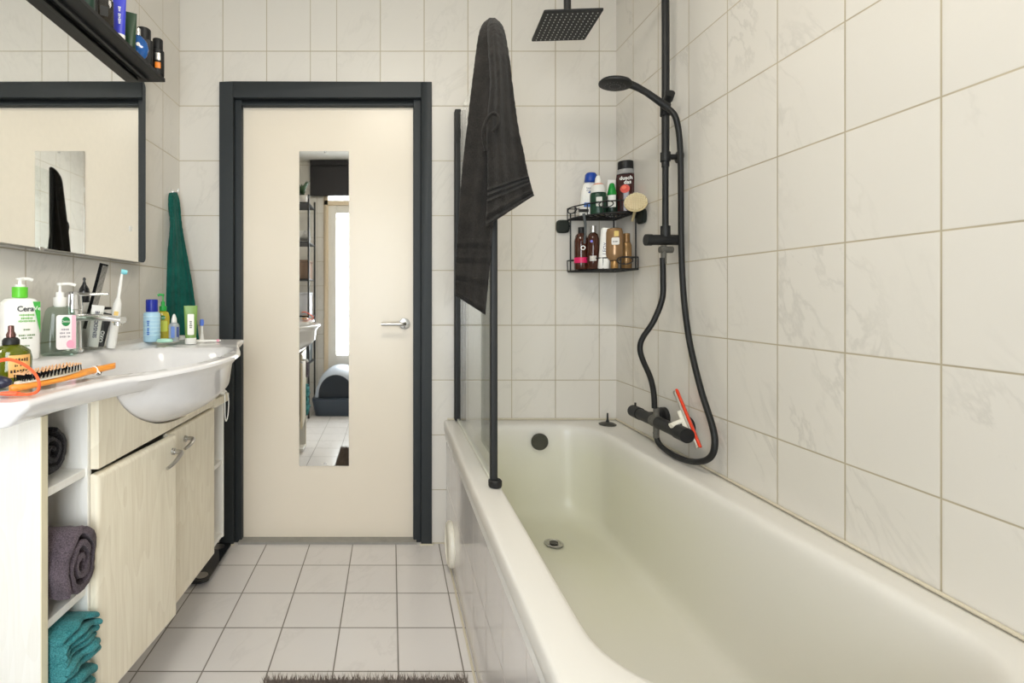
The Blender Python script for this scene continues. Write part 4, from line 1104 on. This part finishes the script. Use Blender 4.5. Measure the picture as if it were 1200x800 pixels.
mb.build('upright', M['black'], cd)
for (c0, axn) in ((Vector((.79, 2.314, 1.458)), (0, -1, 0)), (Vector((1.039, 2.065, 1.465)), (-1, 0, 0))):
    mb = MB(); mb.lathe([(.001, 0), (.028, 0), (.03, .003), (.03, .012), (.024, .018), (.001, .018)], M4=frame(c0, axn), p=4, seg=32); 
    e = Vector((CXc-.205, CYc-.004, 1.46)) if axn[1] else Vector((CXc-.004, CYc-.205, 1.465))
    mb.tube([c0+Vector(axn)*.012, e], .0035, seg=8); mb.build('suction_mount', pl(26, 34, 30), cd)
for (u, zz, r1) in ((200, Z2+.03, .02), (238, Z2+.035, .02), (255, Z1+.035, .022)):
    a = math.radians(u); c = Vector((CXc+.24*math.cos(a), CYc+.24*math.sin(a), zz)); tn = Vector((-math.sin(a), math.cos(a), 0))
    mb = MB(); mb.tube([c+tn*r1*1.4*math.cos(b)+Vector((0, 0, r1*.7*math.sin(b))) for b in [2*PI*k/16 for k in range(17)]], .0024, seg=6)
    mb.tube([c-Vector((math.cos(a), math.sin(a), 0))*.022+Vector((0, 0, -.008)), c+Vector((0, 0, -r1*.7))], .0022, seg=6); mb.build('hook', M['black'], cd)

def cat(px, d, tier): return Vector(((px-CX)*d/F, d, (Z2 if tier else Z1)+.0045))
CG = None
q = cat(689, 2.24, 1)
t, M4 = bottle('shampoo_bottle', 'white shampoo bottle with blue cap at the left of the upper tier', 'bottle', q, [(.001, 0), (.034, 0), (.037, .004), (.037, .11), (.030, .14), (.022, .152), (.001, .152)], M['white_plastic'], sy=.5, p=2.6, tilt=(0, .07),
   caps=[('cap', [(.022, .150), (.0265, .155), (.025, .185), (.019, .193), (.001, .194)], pl(20, 66, 160))])
patch('swoosh', .026, .010, local_face(M4, .0188, .108, .006) @ Matrix.Rotation(.4, 4, 'Z'), pl(30, 70, 140), t, shape='oval')
text('lettering', 'head &', .012, local_face(M4, .0194, .124, .002), pl(30, 60, 120), t)
text('lettering', 'shoulders', .009, local_face(M4, .0194, .114, .003), pl(30, 60, 120), t)
patch('label', .04, .02, local_face(M4, .0190, .05), pl(60, 110, 190), t)
q = cat(701, 2.17, 1)
t, M4 = bottle('conditioner_bottle', 'green bottle with white top and orange ring on the upper tier', 'bottle', q, [(.001, 0), (.031, 0), (.033, .004), (.033, .085), (.031, .09), (.001, .09)], pl(26, 62, 44), sy=.75,
   caps=[('shoulder', [(.0315, .0905), (.0315, .108), (.027, .124), (.001, .125)], pl(226, 226, 222)), ('ring', [(.0275, .1235), (.016, .131), (.001, .131)], pl(226, 130, 84)), ('cap', [(.0145, .1305), (.012, .155), (.007, .165), (.001, .166)], M['white_plastic'])])
text('lettering', "L'OREAL", .0115, local_face(M4, .0245, .103), pl(60, 60, 60), t, wrap=.0315)
patch('label', .024, .04, local_face(M4, .0252, .05, .004), pl(214, 214, 206), t); fine_print('fine_print', [4, 3], .006, local_face(M4, .026, .05, .004), pl(40, 70, 50), t)
q = cat(713, 2.245, 1)
tube_pack('cream_tube', 'white tube standing behind the green capped bottle on the upper tier', q, .165, .045, M['white_plastic'], M['white_plastic'], tilt=(0, .12), txt=(4,), tm=pl(70, 70, 74))
q = cat(717, 2.165, 1)
t, M4 = bottle('face_wash_bottle', 'small bottle with tall bright green cone cap and white label', 'bottle', q, [(.001, 0), (.021, 0), (.023, .003), (.0215, .075), (.018, .08), (.001, .08)], pl(24, 44, 34), seg=24,
   caps=[('cap', [(.019, .0805), (.0195, .084), (.010, .128), (.006, .132), (.001, .133)], pl(16, 140, 52))])
patch('label', .034, .052, local_face(M4, .0222, .052), pl(228, 230, 226), t, wrap=.0222)
q = cat(733, 2.17, 1)
t, M4 = bottle('shower_gel_bottle', 'dark shower gel bottle with black cap and red fruit print', 'bottle', q, [(.001, 0), (.035, 0), (.038, .004), (.0385, .15), (.036, .170), (.001, .171)], mat('dark red gel', srgb(64, 36, 34), .12), sy=.5, p=3,
   caps=[('shoulder', [(.0355, .1705), (.033, .19), (.001, .191)], pl(150, 150, 150)), ('cap', [(.031, .1905), (.032, .193), (.031, .224), (.028, .227), (.001, .228)], M['black_plastic'])])
text('lettering', 'dusch', .022, local_face(M4, .0200, .152, .002), M['white_plastic'], t, bold=.0005)
text('lettering', 'das', .022, local_face(M4, .0200, .134, .008), M['white_plastic'], t, bold=.0005)
patch('fruit', .038, .036, local_face(M4, .0196, .106, -.002), pl(216, 60, 34), t, shape='oval'); patch('fruit', .018, .014, local_face(M4, .0204, .112, -.006), pl(240, 110, 70), t, shape='oval')
# bath brush
bb = Vector(P(745, 237, 2.02))
t = thing('bath_brush', 'round cream bath brush leaning at the right of the upper tier', 'brush', bb)
M4 = frame(bb, (-.45, -1, .45))
MB().lathe([(.001, -.012), (.035, -.010), (.043, -.003), (.043, .002), (.001, .003)], M4=M4, sx=1.0, seg=32).build('brush_back', pl(206, 190, 150), t)
mb = MB()
for i in range(-6, 7):
    for j in range(-6, 7):
        if i*i+j*j <= 37: mb.tube([M4 @ Vector((i*.0060, j*.0058, .002)), M4 @ Vector((i*.0064, j*.0062, .012))], .0022, seg=5)
mb.build('bristles', pl(240, 230, 200), t)
MB().tube([bb+Vector((.01, .01, .0)), bb+Vector((.02, .05, -.03)), bb+Vector((.03, .09, -.06))], .006, smooth=3).build('handle', pl(206, 190, 150), t)

amber = mat('amber plastic', srgb(66, 32, 20), .1, coat=.3)
q = cat(681, 2.20, 0)
t, M4 = bottle('amber_bottle', 'wide amber bottle with round emblem and pink band on the lower tier', 'bottle', q, [(.001, 0), (.027, 0), (.029, .004), (.029, .125), (.023, .150), (.012, .160), (.001, .160)], amber, sy=.8, seg=30,
    caps=[('cap', [(.0125, .1595), (.0125, .185), (.001, .186)], M['black_plastic'])])
MB().lathe([(.0292, .028), (.0297, .03), (.0297, .05), (.0292, .052)], M4=M4, sy=.8, cap0=False, cap1=False, seg=30).build('band', pl(216, 30, 96), t)
text('lettering', 'O', .026, local_face(M4, .0236, .092, .008), M['white_plastic'], t, bold=.0006)
q = cat(695, 2.17, 0)
t, M4 = bottle('amber_bottle', 'narrow amber bottle with silver cap on the lower tier', 'bottle', q, [(.001, 0), (.023, 0), (.025, .004), (.025, .13), (.019, .150), (.010, .158), (.001, .158)], amber, seg=30,
    caps=[('cap', [(.012, .1575), (.0125, .16), (.0125, .186), (.001, .187)], M['steel'])])
patch('emblem', .010, .010, local_face(M4, .0255, .118, -.006), pl(120, 110, 220), t, shape='oval'); patch('label', .028, .022, local_face(M4, .0252, .045), pl(200, 196, 190), t, wrap=.025)
q = cat(707, 2.14, 0)
t, M4 = bottle('lotion_bottle', 'white slanted bottle with vertical dark lettering on the lower tier', 'bottle', q, [(.001, 0), (.021, 0), (.023, .003), (.024, .165), (.021, .172), (.001, .173)], M['white_plastic'], sy=.7, p=2.8, tilt=(0, .09))
text('lettering', 'LEOY', .021, local_face(M4, .0175, .085, .0) @ Matrix.Rotation(PI/2, 4, 'Z'), pl(70, 60, 96), t)
q = cat(720, 2.11, 0)
t, M4 = bottle('gold_bottle', 'large metallic gold bottle with white label on the lower tier', 'bottle', q, [(.001, 0), (.014, 0), (.015, .002), (.015, .03), (.001, .031)], mat('gold cap', srgb(170, 130, 80), .3, metal=.5))
MB().lathe([(.001, .031), (.02, .034), (.032, .05), (.0335, .065), (.033, .15), (.029, .166), (.015, .170), (.001, .170)], M4=M4, sy=.7, seg=30).build('upper_body', mat('gold plastic', srgb(150, 118, 84), .22, metal=.35), t)
patch('label', .030, .030, local_face(M4, .0242, .112, .004), pl(214, 212, 206), t, depth=.001); patch('label', .018, .022, local_face(M4, .0242, .143, .008), pl(210, 180, 80), t, depth=.001)
fine_print('fine_print', [5], .008, local_face(M4, .0258, .110, .004), pl(60, 52, 44), t)
q = cat(734, 2.14, 0)
t, M4 = bottle('gold_bottle', 'slim metallic gold bottle at the right end of the lower tier', 'bottle', q, [(.001, 0), (.02, 0), (.022, .003), (.021, .1), (.015, .113), (.001, .114)], mat('gold plastic slim', srgb(156, 122, 80), .24, metal=.4),
    caps=[('cap', [(.0145, .1135), (.0145, .15), (.001, .151)], mat('gold cap slim', srgb(140, 106, 66), .3, metal=.4))])
# razor hanging from the front hook
rp = P(685, 262, 2.10)
t = thing('razor', 'grey ribbed razor hanging on the front left of the caddy', 'razor', rp)
MB().tube([P(684, 250, 2.07), P(686, 265, 2.07), P(685, 285, 2.07)], lambda v: .006-.0015*v, smooth=8).build('handle', pl(70, 74, 76), t)
mb = MB(); c0 = P(684, 247, 2.07); mb.box(c0-Vector((.02, .005, .005)), c0+Vector((.02, .006, .007))); mb.build('razor_head', M['black_plastic'], t, bevel=.002)

# ------------------------------------------------------------------ bath mat
bm_ = MB(); n = 0
rx0, rx1, ry0, ry1 = -.372, .222, .95, 1.475
base = MB().rings([rrect(rx0, rx1, ry0, ry1, .03, .001, n=4), rrect(rx0, rx1, ry0, ry1, .03, .008, n=4)])
mat_o = thing('bath_mat', 'shaggy taupe bath mat on the floor beside the bath', 'bath mat', (-.07, 1.2, 0))
base.build('backing', M['rug'], mat_o)
for i in range(118):
    for j in range(104):
        x = rx0+(rx1-rx0)*(i+random.random())/118; y = ry0+(ry1-ry0)*(j+random.random())/104
        h = random.uniform(.014, .030); dx = random.uniform(-.010, .010); dy = random.uniform(-.010, .012); w = random.uniform(.0012, .0022); a = random.random()*PI
        ux, uy = w*math.cos(a), w*math.sin(a)
        bm_.add([(x-ux, y-uy, .007), (x+ux, y+uy, .007), (x+dx*.5-uy*.6, y+dy*.5+ux*.6, .007+h*.6), (x+dx, y+dy, .007+h)], [(0, 1, 2), (0, 2, 3), (1, 3, 2), (0, 3, 1)])
me = bpy.data.meshes.new('pile'); me.from_pydata(bm_.v, [], bm_.f); me.materials.append(M['rug']); me.update()
o = bpy.data.objects.new('pile', me); C.objects.link(o); set_parent(o, mat_o); o['kind'] = 'stuff'

# ------------------------------------------------------------------ seen in the door mirror: rear of the room
lt = thing('litter_box', 'hooded litter box with pale lid seen in the door mirror', 'litter box', (-.49, -.3, 0))
MB().rings([rrect(-.73, -.27, -.50, -.10, .05, .001, n=5), rrect(-.76, -.24, -.52, -.08, .05, .155, n=5), rrect(-.76, -.24, -.52, -.08, .05, .165, n=5)]).build('tray', pl(52, 62, 74), lt, smooth=40)
rings = []
for k in range(15):
    v = k/14; y = -.51+.34*v; e = math.sqrt(max(.12, 1-((v-.35)/.8)**4)); rings.append([Vector((-.50+.235*math.cos(PI*j/20), y, .166+.285*e*math.sin(PI*j/20)**.8)) for j in range(21)])
MB().rings(rings).build('hood', pl(196, 204, 216), lt, smooth=50)
MB().rings([[Vector((-.53+.17*math.cos(PI*j/20), y, .166+.22*math.sin(PI*j/20)**.8)) for j in range(21)] for y in (-.2, -.150)]).build('entrance', pl(26, 34, 44), lt, smooth=50)
rk = thing('shelf_rack', 'narrow dark shelf rack beside the balcony door, seen in the door mirror', 'rack', (-.86, -.15, 0))
for x, y in ((-.965, -.02), (-.775, -.02), (-.965, -.4), (-.775, -.4)):
    MB().box((x-.008, y-.012, 0), (x+.008, y+.012, 2.1)).build('post', M['black'], rk)
for z in (.5, .95, 1.3, 1.65, 2.02):
    MB().box((-.965, -.4, z), (-.775, -.02, z+.012)).build('shelf', M['black'], rk)
roll('rolled_towel', 'pale rolled towel on the dark rack seen in the door mirror', Vector((-.785, -.14, 1.7245)), .08, .06, .17, terry_mat('pale terry', srgb(170, 168, 166), srgb(210, 208, 204)))
for z, c, lb_, hh in ((1.313, (120, 96, 80), 'brown box on the middle of the rack seen in the door mirror', .16), (.963, (190, 190, 196), 'pale grey box low on the rack seen in the door mirror', .2), (.513, (60, 70, 76), 'dark grey box at the bottom of the rack seen in the door mirror', .2)):
    mb = MB(); mb.box((-.95, -.34, z), (-.79, -.08, z+hh)); mb.box((-.955, -.345, z+hh), (-.785, -.075, z+hh+.02))
    tag(mb.build('storage_box', pl(*c), None, smooth=0, bevel=.004, loc=(-.87, -.2, z)), lb_, 'box')
pp = thing('potted_plant', 'leafy plant on top of the rack seen in the door mirror', 'plant', (-.86, -.16, 2.033))
MB().lathe([(.001, 0), (.045, 0), (.06, .08), (.055, .08), (.05, .07), (.001, .07)], o=(-.86, -.16, 2.033)).build('pot', pl(200, 196, 190), pp)
mb = MB()
for k in range(22):
    a = random.uniform(0, 2*PI); r = random.uniform(.05, .11); zz = random.uniform(-.02, .15); c = Vector((-.86, -.16, 2.11))
    tip = c+Vector((min(.1, max(-.1, r*math.cos(a))), r*math.sin(a), zz)); mid = c.lerp(tip, .5)+Vector((0, 0, .03)); s2 = Vector((-math.sin(a), math.cos(a), 0))*.016
    mb.add([c, mid+s2, tip, mid-s2, mid+Vector((0, 0, .002))], [(0, 1, 4), (1, 2, 4), (2, 3, 4), (3, 0, 4), (0, 3, 2, 1)])
mb.build('foliage', pl(60, 84, 56), pp)

tex = bpy.data.textures.new('terry', 'CLOUDS'); tex.noise_scale = .010; tex.noise_depth = 2
tx2 = bpy.data.textures.new('crumple', 'CLOUDS'); tx2.noise_scale = .06; tx2.noise_depth = 1
for o in list(bpy.context.scene.objects):
    if o.type == 'MESH' and 'towel' in o.name and o.get('category') == 'towel':
        if 'rolled' in o.name or 'folded' in o.name:
            d = o.modifiers.new('crumple', 'DISPLACE'); d.texture = tx2; d.strength = .012; d.mid_level = .5
        d = o.modifiers.new('pile', 'DISPLACE'); d.texture = tex; d.strength = .0045 if 'rolled' in o.name else .003; d.mid_level = .5

# ------------------------------------------------------------------ light
w = bpy.data.worlds.new('World'); bpy.context.scene.world = w; w.use_nodes = True
bg = w.node_tree.nodes['Background']; bg.inputs[0].default_value = (.92, .95, 1.0, 1); bg.inputs[1].default_value = 8.5
def area(name, loc, rot, sx, sy, power, col, portal=False):
    l = bpy.data.lights.new(name, 'AREA'); l.shape = 'RECTANGLE'; l.size = sx; l.size_y = sy; l.energy = power; l.color = col
    if portal: l.cycles.is_portal = True
    o = bpy.data.objects.new(name, l); C.objects.link(o); o.location = loc; o.rotation_euler = rot; return o
area('window_portal', ((GX0+GX1)/2, YR-.09, 1.13), (PI/2, 0, 0), GX1-GX0, 2.26, 0, (1, 1, 1), True)

# ------------------------------------------------------------------ camera
cam = bpy.data.cameras.new('Camera'); co = bpy.data.objects.new('Camera', cam); C.objects.link(co)
co.location = (0, 0, CZ); co.rotation_euler = (PI/2, 0, 0)
cam.sensor_width = 36; cam.lens = F/1200*36; cam.shift_x = (600-CX)/1200; cam.shift_y = -(400-CY)/1200
cam.clip_start = .01
s = bpy.context.scene; s.camera = co
s.view_settings.view_transform = 'Standard'; s.view_settings.look = 'None'; s.view_settings.gamma = 1
s.view_settings.use_curve_mapping = False; s.view_settings.exposure = 0.58
s.cycles.max_bounces = 12; s.cycles.diffuse_bounces = 8; s.cycles.glossy_bounces = 6; s.cycles.transmission_bounces = 10
s.cycles.caustics_reflective = False; s.cycles.caustics_refractive = False
